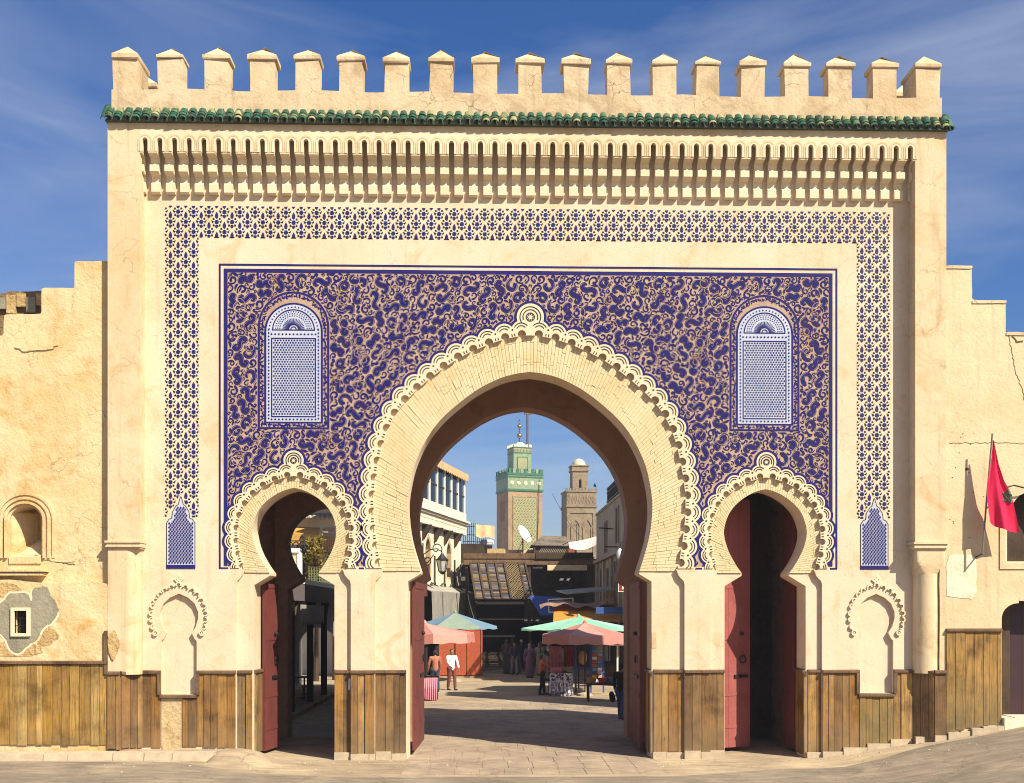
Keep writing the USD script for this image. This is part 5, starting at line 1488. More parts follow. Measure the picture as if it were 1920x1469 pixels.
pan = look('minaret_mosaic', {'g': ('texture_coordinate', {}), 'map': ('mapping', {'scale': (1.0, 1.0, 1.0)}), 'v': ('voronoi_texture', {'scale': 2.6, 'randomness': 0.35, 'feature': 'f1'}),
                              'r': ('rgb_ramp', {'ramp': [(0.0, (0.08, 0.2, 0.08)), (0.3, (0.25, 0.31, 0.13)), (0.6, (0.36, 0.33, 0.17)), (1, (0.22, 0.19, 0.08))]}), 'n': ('noise_texture', {'scale': 0.6, 'detail': 4}),
                              'm': ('mix', {'mix_type': 'multiply', 'fac': 0.5}), 'p': ('principled_bsdf', {'roughness': 0.6})},
           [('g.object', 'v.vector'), ('v.distance', 'r.fac'), ('r.color', 'm.color1'), ('n.color', 'm.color2'), ('m.color', 'p.base_color')])
obj(mg, 'mosaic_panel', bx(-1.6, 1.6, -w - .03, -w + .01, 6, 18.6), pan)
net = []
for r in range(34):
    z = 6.2 + r * 0.365
    for k in range(8):
        x = -1.4 + k * 0.4 + (0.2 if r % 2 else 0)
        if abs(x) < 1.5:
            net.append(prism(Polygon([(x, z - .17), (x + .15, z), (x, z + .2), (x - .15, z)]).difference(Polygon([(x, z - .09), (x + .08, z), (x, z + .1), (x - .08, z)])), -w - .09, -w - .03))
obj(mg, 'carved_net', join(net), plain('net_ochre', (0.33, 0.31, 0.15), 0.7), kind='stuff')
obj(mg, 'panel_frame', prism(sbox(-1.75, 6, 1.75, 18.75).difference(sbox(-1.6, 5, 1.6, 18.6)), -w - .08, -w), MBRICK)
for z0, z1 in ((15.5, 18.2), (9.5, 13)):
    obj(mg, 'side_window', bx(-w - .02, -w + .01, -0.9, 0.9, z0, z1), plain('brown_side_brick', (0.22, 0.12, 0.07), 0.9) if z0 > 12 else MBRICK)  # upper panel in a redder brown than the shaft brick
obj(mg, 'lantern_tower', bx(-1.25, 1.25, -1.25, 1.25, 21.6, 25.3), GTILE)
obj(mg, 'tower_panel', bx(-0.65, 0.65, -1.29, -1.24, 22.4, 24.0), pan)
obj(mg, 'tower_frame', prism(sbox(-0.75, 22.3, 0.75, 24.1).difference(sbox(-.65, 22.3, .65, 24.0)), -1.3, -1.24), GDEEP)
obj(mg, 'tower_band', bx(-1.3, 1.3, -1.3, 1.3, 24.6, 24.72), GDEEP)
obj(mg, 'tower_band', bx(-1.3, 1.3, -1.3, 1.3, 25.3, 25.42), GDEEP)
for k in range(6):
    x = -1.1 + k * 0.44
    for pos in ((x, -1.25), (-1.25, x), (x, 1.25), (1.25, x)):
        obj(mg, 'merlon', bx(pos[0] - .13, pos[0] + .13, pos[1] - .06, pos[1] + .06, 25.421, 25.78 + .001 * k), CRM)
    obj(mg, 'red_star', move(lathe([(0.02, 0.05), (0.15, 0.03)], n=8), (x, -1.26, 25.0), rx=90), plain('terracotta', (0.3, 0.12, 0.08), 0.7) if k == 0 else MBRICK)
obj(mg, 'dome', (np.array([(-1, -1, 25.43), (1, -1, 25.43), (1, 1, 25.43), (-1, 1, 25.43), (-.3, -.3, 26.2), (.3, -.3, 26.2), (.3, .3, 26.2), (-.3, .3, 26.2)]), np.array([[0, 1, 5], [0, 5, 4], [1, 2, 6], [1, 6, 5], [2, 3, 7], [2, 7, 6], [3, 0, 4], [3, 4, 7], [4, 5, 6], [4, 6, 7]])), CRM)
BRASS = plain('old_brass', (0.36, 0.24, 0.09), 0.35, 0.9)
obj(mg, 'finial_rod', tube([(0, 0, 26.1), (0, 0, 29.3)], 0.06, 6), IRON)
for z, r in ((27.1, 0.34), (28.35, 0.28), (28.9, 0.12)):
    obj(mg, 'finial_ball', ball((0, 0, z), r), BRASS, smooth=50)
obj(mg, 'flag_mast', join([tube([(0.95, -0.6, 25.4), (0.95, -0.6, 29.9)], 0.17, 6), bx(0.55, 1.5, -0.75, -0.45, 29.9, 30.15)]), plain('mast_brown', (0.1, 0.07, 0.07), 0.8))
obj(mg, 'lightning_wire', tube([(1.9, -w - .2, 21), (1.5, -w - .2, 8)], 0.04, 4), IRON)

mb = thing('minaret', 'smaller brown stone minaret with white dome right of the green one', 'minaret', (10.62, 112, 0), 6)
MST = plaster('brown_minaret_stone', (0.25, 0.19, 0.12), (0.18, 0.135, 0.088), (0.12, 0.088, 0.06), stain_at=0.5, cracks=0.6, streak=0.4, bump=0.9, scale=0.8)
w = 1.78
arch2 = [Polygon(mirror([(0.42, 11.2), (0.42, 13.4), (0.5, 13.6), (0.36, 13.85), (0.25, 14.1), (0, 14.35)])) for _ in (0, 1)]
a2 = unary_union([affinity.translate(g, e * 0.72, 0) for g, e in zip(arch2, (-1, 1))])
obj(mb, 'shaft', bx(-w, w, -w + .1, w, 0, 15.9), MST)
obj(mb, 'front_panel', prism(sbox(-w, 0, w, 15.9).difference(sbox(-1.4, 10, 1.4, 15.2).difference(a2.buffer(0.15).difference(a2))), -w, -w + .1), MST)
obj(mb, 'belt', bx(-w - .12, w + .12, -w - .12, w + .12, 15.902, 16.15), MST)
obj(mb, 'upper_shaft', bx(-w - .02, w + .02, -w - .02, w + .02, 16.152, 17.7), MST)
obj(mb, 'carved_band', join([prism(Polygon([(x, 16.3), (x + .2, 16.8), (x, 17.4), (x - .2, 16.8)]).difference(Polygon([(x, 16.5), (x + .1, 16.8), (x, 17.2), (x - .1, 16.8)])), -w - .06, -w - .02) for x in np.arange(-1.5, 1.6, 0.42)]), MST, kind='stuff')
obj(mb, 'cornice', bx(-w - .12, w + .12, -w - .12, w + .12, 17.702, 17.9), MST)
for k in range(10):
    x = -w + k * 2 * w / 9
    obj(mb, 'merlon', bx(x - .12, x + .12, -w - .1, -w + .15, 17.901, 18.15), MST)
tw = sbox(-0.92, 17.9, 0.92, 20.3).difference(Polygon(mirror([(0.16, 18.3), (0.16, 19.2), (0, 19.4)])))
obj(mb, 'tower', prism(tw, -0.92, 0.92), MST)
obj(mb, 'tower_cornice', bx(-1.05, 1.05, -1.05, 1.05, 20.302, 20.5), MST)
obj(mb, 'tower_cornice', bx(-0.98, 0.98, -0.98, 0.98, 20.502, 20.9), MST)
obj(mb, 'tower_cornice', bx(-1.08, 1.08, -1.08, 1.08, 20.902, 21.05), MST)
obj(mb, 'dome', lathe([(0.85, 21.052), (0.82, 21.25), (0.7, 21.55), (0.45, 21.8), (0.15, 21.92), (0.02, 21.94)], n=20), plain('dome_lime', (0.52, 0.44, 0.32), 0.8), smooth=50)
obj(mb, 'loudspeaker', move(lathe([(0.05, 0), (0.12, 0.1), (0.3, 0.3)], n=12), (1.55, -1.2, 18.5), ry=70, rx=10), IRON)
obj(mb, 'antenna', tube([(-2.6, -3, 12), (-2.6, -3, 17.0)], 0.05, 4), IRON)
cloth_cache = {}


def cloth(c):
    c = tuple(round(k, 3) for k in c)
    if c not in cloth_cache:
        cloth_cache[c] = plain('garment_' + '_'.join('%d' % (k * 1000) for k in c), c, 0.85, var=0.15, scale=9)
    return cloth_cache[c]



# ---------------------------------------------------------------- right side of the souk street
GREYB = plaster('weathered_grey_plaster', (0.36, 0.29, 0.2), (0.28, 0.22, 0.15), (0.2, 0.14, 0.09), stain_at=0.52, cracks=0.4, streak=0.6, bump=0.6, scale=0.8)
sh_ = thing('street_house', 'weathered grey brown house with a balcony rail right of the souk street', 'house')
obj(sh_, 'wall', bx(5.25, 9, 24.5, 37.6, 0, 8.6), GREYB)
obj(sh_, 'coping', bx(5.19, 9, 24.4, 37.65, 8.602, 8.72), GREYB)
for y, z0, z1 in ((27.6, 6.6, 8.1), (32.5, 6.4, 7.8), (28.2, 3.2, 5.6), (31.5, 3.2, 5.4), (34.6, 3.1, 5.5)):
    w = xf(sh_, 'window')
    obj(w, 'shutter', bx(5.2, 5.26, y - 0.4, y + 0.4, z0, z1), W_DARK)
    for e in (-1, 1):
        obj(w, 'frame', bx(5.17, 5.249, *sorted((y + e * 0.401, y + e * 0.5)), z0 - .1, z1 + .1), GREYB)
for y in (26.4, 29.8, 33.2, 36.6):
    obj(sh_, 'pilaster_strip', bx(5.12, 5.249, y - 0.3, y + 0.3, 0, 5.9), GREYB)
obj(sh_, 'string_course', bx(5.05, 5.249, 24.45, 37.62, 5.95, 6.12), GREYB)
for k in range(40):
    y = 24.6 + k * 0.2
    obj(sh_, 'baluster', tube([(5.3, y, 8.72), (5.3, y + 0.06, 9.1), (5.3, y, 9.5)], 0.022, 4), IRON)
for z in (8.85, 9.3, 9.52):
    obj(sh_, 'rail', bx(5.26, 5.34, 24.5, 32.6, z, z + 0.05), IRON)
obj(sh_, 'bracket', tube([(5.2, 29.0, 7.25), (4.5, 29.0, 7.3)], 0.03, 5), IRON)
obj(sh_, 'bracket', tube([(5.2, 27.4, 6.3), (4.6, 27.4, 6.3)], 0.03, 5), IRON)
wl = thing('wall_lamp', 'white bulb lamp on a bracket on the grey street house', 'lamp', (4.95, 24.4, 5.9), 0)
obj(wl, 'shade', lathe([(0.02, -0.3), (0.1, -0.26), (0.15, -0.1), (0.12, 0.06), (0.05, 0.14), (0.02, 0.16)], n=14), plain('lamp_white', (0.75, 0.74, 0.7), 0.3), smooth=50)
obj(wl, 'bracket', tube([(0, 0, 0.2), (0.05, 0, 0.42), (0.25, 0, 0.45), (0.5, 0, 0.3)], 0.03, 5), IRON)
hs = thing('hotel_sign', 'small red sign with a white letter H by the right jamb of the main arch', 'sign', (4.93, 24.1, 0))
obj(hs, 'board', bx(-0.1, 0.5, -0.04, 0.04, 4.15, 4.72), plain('sign_red', (0.22, 0.02, 0.02), 0.5))
obj(hs, 'border', prism(sbox(-0.1, 4.15, 0.5, 4.72).difference(sbox(-0.075, 4.175, 0.475, 4.695)), -0.05, -0.04), WHITE)
obj(hs, 'letter', move(meshkit.text_mesh('H', 0.34, 0.01, bold=True), (0.04, -0.042, 4.27), rx=90), WHITE)
obj(hs, 'arm', bx(0.501, 0.7, -0.02, 0.02, 4.4, 4.45), IRON)

sail = thing('shade_cloth', 'pale pink shade cloth slung between the pavilion and the grey house', 'shade cloth')
g = grid(np.linspace(0, 1, 16), np.linspace(0, 1, 10), lambda X, Y: X * 0)
u, v = g[0][:, 0], g[0][:, 1]
obj(sail, 'cloth', (np.stack([3.95 + 2.6 * u, 40.8 - 0.9 * v, 7.35 + 0.75 * u - 0.62 * v * (0.35 + 0.65 * np.sin(np.pi * np.clip(u + .15, 0, 1))) - 0.12 * np.sin(np.pi * u)], 1), g[1]), plain('pale_cloth', (0.62, 0.47, 0.42), 0.9, var=0.06), smooth=60)
obj(sail, 'rope', tube([(3.95, 40.8, 7.35), (3.6, 40.9, 7.2)], 0.02, 4), IRON)

sh3 = thing('street_house', 'plain unseen house block added right of the street for its band of shade', 'house')
obj(sh3, 'wall', bx(5.5, 7.4, 11.5, 13.6, 0, 10.4), GREYB)  # unseen block, put in and sized to shade a band of the street
obj(sh3, 'coping', bx(5.45, 7.45, 11.45, 13.65, 10.402, 10.5), GREYB)
# awnings and signs over the shops at the right
ORANGE = plain('orange_canvas', (0.5, 0.2, 0.03), 0.8, var=0.2, scale=2.5)
BLUEC = plain('blue_canvas', (0.03, 0.07, 0.25), 0.7, var=0.2)
sh2 = thing('market_shop', 'shop front with orange canvas awning and rusty roof sheets under the grey house', 'shop')
obj(sh2, 'tin_roof', hexa([(2.6, 31, 4.3), (5.2, 31, 4.5), (5.2, 31, 4.56), (2.6, 31, 4.36), (2.9, 28, 4.1), (5.2, 28, 4.3), (5.2, 28, 4.36), (2.9, 28, 4.16)]), DUSTY)
obj(sh2, 'orange_awning', hexa([(2.3, 27.8, 3.55), (5.2, 27.8, 3.6), (5.2, 27.8, 3.64), (2.3, 27.8, 3.59), (2.1, 25.6, 2.8), (5.2, 25.6, 2.9), (5.2, 25.6, 2.94), (2.1, 25.6, 2.84)]), ORANGE)
g = grid(np.linspace(0, 1, 20), np.linspace(0, 1, 6), lambda X, Y: X * 0)
u, v = g[0][:, 0], g[0][:, 1]
obj(sh2, 'ragged_sheet', (np.stack([1.6 + 3.4 * u, 27.9 - 1.2 * v, 3.62 + 0.25 * np.sin(u * 7) * 0.5 + 0.3 * u - 0.2 * v + 0.08 * np.sin(u * 23) * v], 1), g[1]), plain('rust_sheet', (0.3, 0.17, 0.11), 0.9, var=0.4, scale=3), smooth=50)
obj(sh2, 'blue_awning', hexa([(1.3, 33.4, 4.1), (3.0, 33.4, 4.0), (3.0, 33.4, 4.05), (1.3, 33.4, 4.15), (1.9, 31.8, 3.1), (3.1, 31.8, 3.1), (3.1, 31.8, 3.15), (1.9, 31.8, 3.15)]), BLUEC)
obj(sh2, 'blue_valance', bx(4.0, 5.2, 25.4, 25.43, 3.2, 3.5), BLUEC)
obj(sh2, 'counter', bx(4.4, 5.2, 25.8, 30, 0, 0.9), W_DARK)
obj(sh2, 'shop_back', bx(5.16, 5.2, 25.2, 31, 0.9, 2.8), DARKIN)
for y in (25.7, 28.0):
    obj(sh2, 'post', bx(4.95, 5.05, y, y + 0.1, 0, 2.8), W_DARK)
bs = thing('shop_sign', 'dark blue framed shop sign under the tin roof', 'sign', (2.75, 29.6, 3.3))
obj(bs, 'board', move(bx(-0.6, 0.6, -0.03, 0.03, 0, 0.62), ry=-3, rz=-8), plain('sign_navy', (0.025, 0.05, 0.13), 0.5))
obj(bs, 'border', move(prism(sbox(-0.62, -0.02, 0.62, 0.64).difference(sbox(-0.57, 0.03, 0.57, 0.59)), -0.045, -0.031), ry=-3, rz=-8), WHITE)

# ---------------------------------------------------------------- market umbrellas
def umbrella(name_label, loc, R_, z_edge, z_top, n, mat, mat2, sag=0.075, val=0.3, rot=0.0):
    t = thing('market_umbrella', name_label, 'umbrella', loc, rot, 'market umbrellas along the souk street')
    for k in range(n):
        a0, a1 = 2 * math.pi * k / n, 2 * math.pi * (k + 1) / n
        m = 7
        v, f = [], []
        for i in range(m):
            s = i / (m - 1)
            for j in range(5):
                q = j / 4
                p0, p1 = np.array([math.cos(a0), math.sin(a0)]), np.array([math.cos(a1), math.sin(a1)])
                p = (p0 + (p1 - p0) * q) * (0.03 + R_ * s)
                z = z_top + (z_edge - z_top) * s ** 0.92 - sag * math.sin(math.pi * q) * s
                v.append((p[0], p[1], z))
        for j in range(5):
            q = j / 4
            p = (np.array([math.cos(a0), math.sin(a0)]) * (1 - q) + np.array([math.cos(a1), math.sin(a1)]) * q) * (R_ + 0.04)
            v.append((p[0] * 1.01, p[1] * 1.01, z_edge - val - 0.03 * math.sin(math.pi * q * 3)))
        for i in range(m):
            for j in range(4):
                a = i * 5 + j
                f += [[a, a + 1, a + 6], [a, a + 6, a + 5]]
        obj(t, 'canopy_panel', (np.array(v), np.array(f)), mat if k % 2 == 0 else mat2, smooth=40)
        obj(t, 'rib', tube([(0, 0, z_top - 0.06), (R_ * math.cos(a0), R_ * math.sin(a0), z_edge - 0.03)], 0.014, 4), W_DARK)
    obj(t, 'pole', tube([(0, 0, 0.1), (0, 0, z_top + 0.08)], 0.03, 8), W_DARK)
    obj(t, 'cap', lathe([(0.1, z_top - 0.01), (0.06, z_top + 0.07), (0.01, z_top + 0.12)], n=8), mat)
    obj(t, 'base', lathe([(0.3, 0.0), (0.3, 0.08), (0.06, 0.14)], n=12), STONE)
    return t


PINKU = plain('faded_red_canvas', (0.5, 0.24, 0.195), 0.85, var=0.12, scale=2)
PINKU2 = plain('faded_red_canvas_dark', (0.4, 0.16, 0.13), 0.85, var=0.12, scale=2)
SAGE = plain('sage_canvas', (0.2, 0.25, 0.19), 0.85, var=0.12, scale=2)
SAGE2 = plain('slate_blue_canvas', (0.12, 0.2, 0.27), 0.85, var=0.12, scale=2)
MINT = plain('mint_canvas', (0.18, 0.46, 0.28), 0.85, var=0.12, scale=2)
MINT2 = plain('mint_canvas_pale', (0.26, 0.5, 0.36), 0.85, var=0.12, scale=2)
PURP = plain('plum_canvas', (0.13, 0.05, 0.08), 0.85, var=0.15, scale=2)
umbrella('faded pink umbrella at the left side of the souk street', (-3.2, 17.2, 0), 1.85, 2.5, 2.86, 8, PINKU, PINKU2, val=0.36, rot=12)
umbrella('sage and slate blue umbrella behind the pink one on the left', (-2.35, 28.5, 0), 1.95, 2.62, 3.26, 6, SAGE, SAGE2, val=0.14, rot=5)
umbrella('mint green umbrella behind the red one on the right', (2.9, 21.5, 0), 2.35, 2.62, 3.08, 6, MINT, MINT2, val=0.1, rot=8)
umbrella('faded red umbrella over the postcard stall on the right', (2.95, 19.2, 0), 1.75, 2.4, 2.86, 8, PINKU2, PINKU, val=0.36, rot=20)

# ---------------------------------------------------------------- stalls and goods
ok_ = thing('market_kiosk', 'orange red timber kiosk behind the pink umbrella', 'kiosk', (-2.05, 33.0, 0))
OR_ = plain('orange_red_paint', (0.36, 0.07, 0.025), 0.7, var=0.15)
for k in range(6):
    obj(ok_, 'board', bx(-1.2 + k * 0.36, -0.845 + k * 0.36, -0.03, 0.03, 0.05, 2.45 - 0.02 * k), OR_)
obj(ok_, 'side', bx(0.96, 1.0, 0.0, 1.2, 0.05, 2.4), OR_)
obj(ok_, 'roof', bx(-1.3, 1.1, -0.1, 1.3, 2.46, 2.52), W_DARK)
obj(ok_, 'frame', join([bx(-1.22, -1.16, -0.07, -0.031, 0, 2.45), bx(0.2, 0.26, -0.07, -0.031, 0, 2.4), bx(0.92, 0.98, -0.07, -0.031, 0, 2.4)]), OR_)
crate = thing('storage_box', 'dark grey box standing in the shade beside the orange kiosk', 'box', (0.55, 35.5, 0))
obj(crate, 'body', bx(-0.5, 0.45, -0.3, 0.4, 0.04, 1.0), plain('charcoal_plastic', (0.06, 0.065, 0.07), 0.5))
obj(crate, 'lid', bx(-0.53, 0.48, -0.33, 0.43, 1.001, 1.08), plain('charcoal_lid', (0.05, 0.05, 0.055), 0.5))
tab = thing('market_table', 'market table under the pink umbrella with a white and pink cloth', 'table', (-3.3, 17.3, 0))
obj(tab, 'top', bx(-0.5, 0.6, -0.5, 0.5, 0.82, 0.86), W_DARK)
for x in (-.45, .5):
    for y in (-.42, .42):
        obj(tab, 'leg', bx(x, x + .05, y, y + .05, 0, 0.819), W_DARK)


def drape(w, h, seed, mat, parent, loc, folds=7, amp=0.05, lab=None):
    g = grid(np.linspace(-w / 2, w / 2, 40), np.linspace(0, 1, 8), lambda X, Y: X * 0)
    x, v = g[0][:, 0], g[0][:, 1]
    y = amp * np.sin(x / w * folds * 2 * math.pi + seed) * v - 0.05 * v
    obj(parent, 'cloth', move((np.stack([x * (1 + 0.08 * v), y, -h * v - 0.02 * np.sin(x * 9 + seed) * v], 1), g[1]), loc), mat, lab, smooth=60)


PRINT = look('black_white_print', {'g': ('geometry', {}), 'n': ('noise_texture', {'scale': 9.0, 'detail': 3.0, 'distortion': 1.5}), 'r': ('rgb_ramp', {'ramp': [(0.45, (0.04, 0.035, 0.06)), (0.52, (0.66, 0.63, 0.68))]}), 'p': ('principled_bsdf', {'roughness': 0.8})},
             [('g.position', 'n.vector'), ('n.fac', 'r.fac'), ('r.color', 'p.base_color')])
PINKC = plain('pink_cloth', (0.55, 0.2, 0.26), 0.85, var=0.2)
drape(0.5, 0.8, 1.0, PINKC, tab, (0.35, -0.52, 0.85))
drape(0.5, 0.8, 2.0, plain('lilac_cloth', (0.5, 0.42, 0.5), 0.85, var=0.2), tab, (-0.2, -0.52, 0.85))
st = thing('market_stall', 'stall table draped with black and white patterned cloth', 'stall', (1.95, 19.4, 0))
obj(st, 'top', bx(-0.42, 0.5, -0.35, 0.35, 0.86, 0.9), W_DARK)
drape(0.42, 0.84, 0.4, PRINT, st, (-0.2, -0.37, 0.9), 3, 0.04)
drape(0.46, 0.86, 2.2, PRINT, st, (0.27, -0.37, 0.9), 3, 0.04)
for x in (-.4, .42):
    for y in (-.3, .3):
        obj(st, 'leg', bx(x, x + .05, y, y + .05, 0, 0.859), W_DARK)
obj(st, 'folded_cloths', join([bx(-0.35 + .01 * k, 0.1, -0.2, 0.25, 0.901 + k * .05, 0.945 + k * .05) for k in range(4)]), PINKC, kind='stuff')

rack = thing('postcard_rack', 'tall blue postcard rack filled with coloured cards under the red umbrella', 'rack', (3.25, 20.2, 0))
BLUEF = plain('blue_frame_paint', (0.03, 0.06, 0.3), 0.5)
for x in (-0.62, 0.0, 0.5):
    obj(rack, 'upright', bx(x, x + .06, -0.03, 0.03, 0.05, 2.15), BLUEF)
for z in (0.3, 1.0, 2.1):
    obj(rack, 'cross_bar', bx(-0.559, -0.001, -0.028, 0.028, z, z + .05), BLUEF)
cr = random.Random(9)
for k in range(12):
    z = 0.35 + k * 0.145
    for j, x in enumerate((0.08, 0.29)):
        c = cr.choice([(0.1, 0.25, 0.5), (0.5, 0.25, 0.1), (0.6, 0.6, 0.62), (0.1, 0.15, 0.4), (0.4, 0.1, 0.08), (0.25, 0.35, 0.4), (0.08, 0.08, 0.1)])
        obj(rack, 'card', colored(hexa([(x, .03, z), (x + .19, .03, z), (x + .19, .05, z + .12), (x, .05, z + .12), (x, -.04, z), (x + .19, -.04, z), (x + .19, -.01, z + .12), (x, -.01, z + .12)]), c), MATP)
obj(rack, 'tan_bag', ball((-0.3, 0.05, 1.45), 0.22, (0.8, 0.5, 1.3)), plain('tan_leather', (0.35, 0.2, 0.08), 0.6), smooth=60)
hang = thing('cloth_rail', 'rail with pink and grey shawls hanging over a cream box', 'clothes rail', (2.0, 20.9, 0))
obj(hang, 'rail', tube([(-0.7, 0, 1.9), (0.75, 0, 1.9)], 0.02, 5), IRON)
for x in (-0.7, 0.75):
    obj(hang, 'post', tube([(x, 0, 0.02), (x, 0, 1.9)], 0.02, 5), IRON)
drape(0.5, 1.0, .3, plain('shawl_pink', (0.34, 0.13, 0.16), 0.9, var=.3), hang, (-0.1, 0, 1.88), 4)
drape(0.4, 0.9, 1.3, plain('shawl_grey', (0.3, 0.24, 0.27), 0.9, var=.3), hang, (-0.5, 0.02, 1.5), 3)
drape(0.4, 0.8, 2.3, plain('shawl_red', (0.2, 0.03, 0.05), 0.9, var=.3), hang, (0.45, 0, 1.88), 3)
obj(hang, 'cream_box', bx(-0.1, 0.6, 0.1, 0.5, 0.9, 1.25), plain('cream_card', (0.35, 0.28, 0.2), 0.9))
disp = thing('display_stand', 'white T shaped display stand beside the postcard rack', 'stand', (4.2, 19.0, 0))
obj(disp, 'column', bx(-0.03, 0.03, -0.02, 0.02, 0.05, 1.95), WHITE)
obj(disp, 'arm', bx(-0.35, 0.4, -0.02, 0.02, 1.951, 2.02), WHITE)
obj(disp, 'foot', bx(-0.25, 0.25, -0.25, 0.25, 0.0, 0.049), W_DARK)

mid = thing('market_shop', 'plain unseen block added behind the left pier of the gate to shade the lane', 'shop')
obj(mid, 'wall', bx(-4.8, -3.65, 5.15, 11, 0, 5.8), GREYB)  # added out of view so the lane behind the west arch falls dark
obj(mid, 'roof', bx(-4.85, -3.6, 5.13, 11.1, 5.802, 5.95), W_DARK)
lwl = thing('lane_wall', 'plain high unseen wall added to keep the sun out of the lane porch', 'wall')
obj(lwl, 'wall', bx(-5.7, -5.15, 11.05, 21.5, 0, 6.0), GREYB)  # unseen sun blocker beside the porch, added for the shade it casts
obj(lwl, 'coping', bx(-5.73, -5.12, 11.02, 21.53, 6.001, 6.1), GREYB)
gt = thing('goods_table', 'low table of baskets in the shade before the postcard rack', 'table', (3.35, 16.6, 0))
obj(gt, 'top', bx(-0.6, 0.7, -0.35, 0.35, 0.6, 0.65), W_DARK)
for x in (-.55, .6):
    for y in (-.3, .25):
        obj(gt, 'leg', bx(x, x + .06, y, y + .06, 0, 0.599), W_DARK)
for (x, y, c, lab) in ((-0.4, -0.12, (0.3, 0.17, 0.06), 'brown basket at the left end of the goods table'), (0.0, -0.1, (0.36, 0.05, 0.06), 'crimson basket in the middle of the goods table'), (0.4, -0.12, (0.06, 0.13, 0.25), 'blue basket at the right end of the goods table'), (0.2, 0.16, (0.4, 0.3, 0.15), 'straw coloured basket behind the crimson one')):
    bk = thing('basket', lab, 'basket', (3.35 + x, 16.6 + y, 0.651), 0, 'baskets on the goods table')
    obj(bk, 'bowl', lathe([(0.11, 0.0), (0.15, 0.06), (0.18, 0.16), (0.19, 0.2), (0.17, 0.2), (0.13, 0.05), (0.02, 0.03)], n=16), cloth(c), smooth=40)
    obj(bk, 'handle', tube([(0.18 * math.cos(a), 0, 0.2 + 0.16 * math.sin(a)) for a in np.linspace(0, math.pi, 9)], 0.012, 5), W_DARK)
# ---------------------------------------------------------------- left lane seen through the west side arch
ch = thing('lane_cafe', 'cafe porch with dark posts and a grey fringed awning seen through the left side arch', 'porch')
obj(ch, 'roof_top', bx(-10.5, -6.85, 6.0, 24, 4.18, 4.34), WHITE)
obj(ch, 'fascia', bx(-6.95, -6.86, 6.0, 24, 3.62, 4.179), plain('porch_fascia', (0.13, 0.1, 0.1), 0.85))
obj(ch, 'front_fascia', bx(-10.5, -6.96, 6.02, 6.1, 3.62, 4.179), plain('porch_fascia_dark', (0.1, 0.08, 0.08), 0.85))
for y in (10.3, 14.2, 17.6):
    obj(ch, 'post', bx(-7.1, -6.9, y, y + 0.2, 0, 3.619), plain('black_paint', (0.010, 0.009, 0.009), 0.9, spec=0.1))
    obj(ch, 'brace', tube([(-7.0, y + .25, 2.7), (-7.0, y + 1.2, 3.6)], 0.05, 5), W_DARK)
v_ = []
zt = [(11.2 + k * 0.15, 2.85 + (0.12 if k % 2 else 0)) for k in range(35)]
val = Polygon([(11.2, 3.5)] + [(16.3, 3.5)] + zt[::-1])
obj(ch, 'awning_valance', prismx(val, -6.84, -6.8), plain('fringe_grey', (0.34, 0.31, 0.29), 0.9, var=.2))
obj(ch, 'step', bx(-10.5, -6.75, 9.4, 24, 0.0, 0.16), PAVE)
obj(ch, 'back_wall', bx(-10.9, -10.5, 9.5, 24, 0, 4.17), plain('shaded_porch_wall', (0.12, 0.11, 0.11), 0.9))  # a white wall coloured dark, the porch shade put into the paint
for y in (12.5, 15.5, 19):
    obj(ch, 'wall_window', bx(-10.5, -10.46, y, y + 1.1, 1.6, 3.0), DARKIN)
obj(ch, 'end_wall', prism(sbox(-10.5, 0, -6.9, 4.17).difference(unary_union([sbox(-8.9, 0, -7.3, 1.8), Point(-8.1, 1.8).buffer(.8)])), 23.8, 24.0), plain('shaded_porch_end_wall', (0.3, 0.29, 0.3), 0.9))  # greyed likewise, shade under the roof carried by the colour


TGREY = plain('table_grey', (0.42, 0.4, 0.42), 0.4)


def cafe_table(loc, label):
    t = thing('cafe_table', label, 'table', loc, 0, 'cafe tables in the porch')
    obj(t, 'top', lathe([(0.34, 0.74), (0.35, 0.75), (0.35, 0.77), (0.34, 0.78)], n=20), TGREY)
    obj(t, 'stem', tube([(0, 0, 0.03), (0, 0, 0.74)], 0.03, 6), IRON)
    obj(t, 'foot', lathe([(0.22, 0.0), (0.22, 0.02), (0.04, 0.06)], n=12), IRON)


def stool(loc, label, rot=0):
    t = thing('cafe_stool', label, 'stool', loc, rot, 'cafe stools in the porch')
    obj(t, 'seat', lathe([(0.17, 0.44), (0.18, 0.46), (0.17, 0.49)], n=16), W_DARK)
    for k in range(4):
        a = math.pi / 4 + k * math.pi / 2
        obj(t, 'leg', tube([(0.12 * math.cos(a), 0.12 * math.sin(a), 0.44), (0.19 * math.cos(a), 0.19 * math.sin(a), 0)], 0.018, 5), IRON)
    obj(t, 'brace', tube([(0.16 * math.cos(x), 0.16 * math.sin(x), 0.2) for x in np.linspace(0, 2 * math.pi, 13)], 0.012, 4), IRON)


cafe_table((-7.35, 12.0, 0.16), 'round cafe table nearest the front post of the porch')
cafe_table((-7.5, 16.2, 0.16), 'round cafe table farther back in the porch')
stool((-7.2, 11.3, 0.16), 'dark stool in front of the nearer cafe table')
stool((-7.3, 15.4, 0.16), 'dark stool before the farther cafe table', 20)

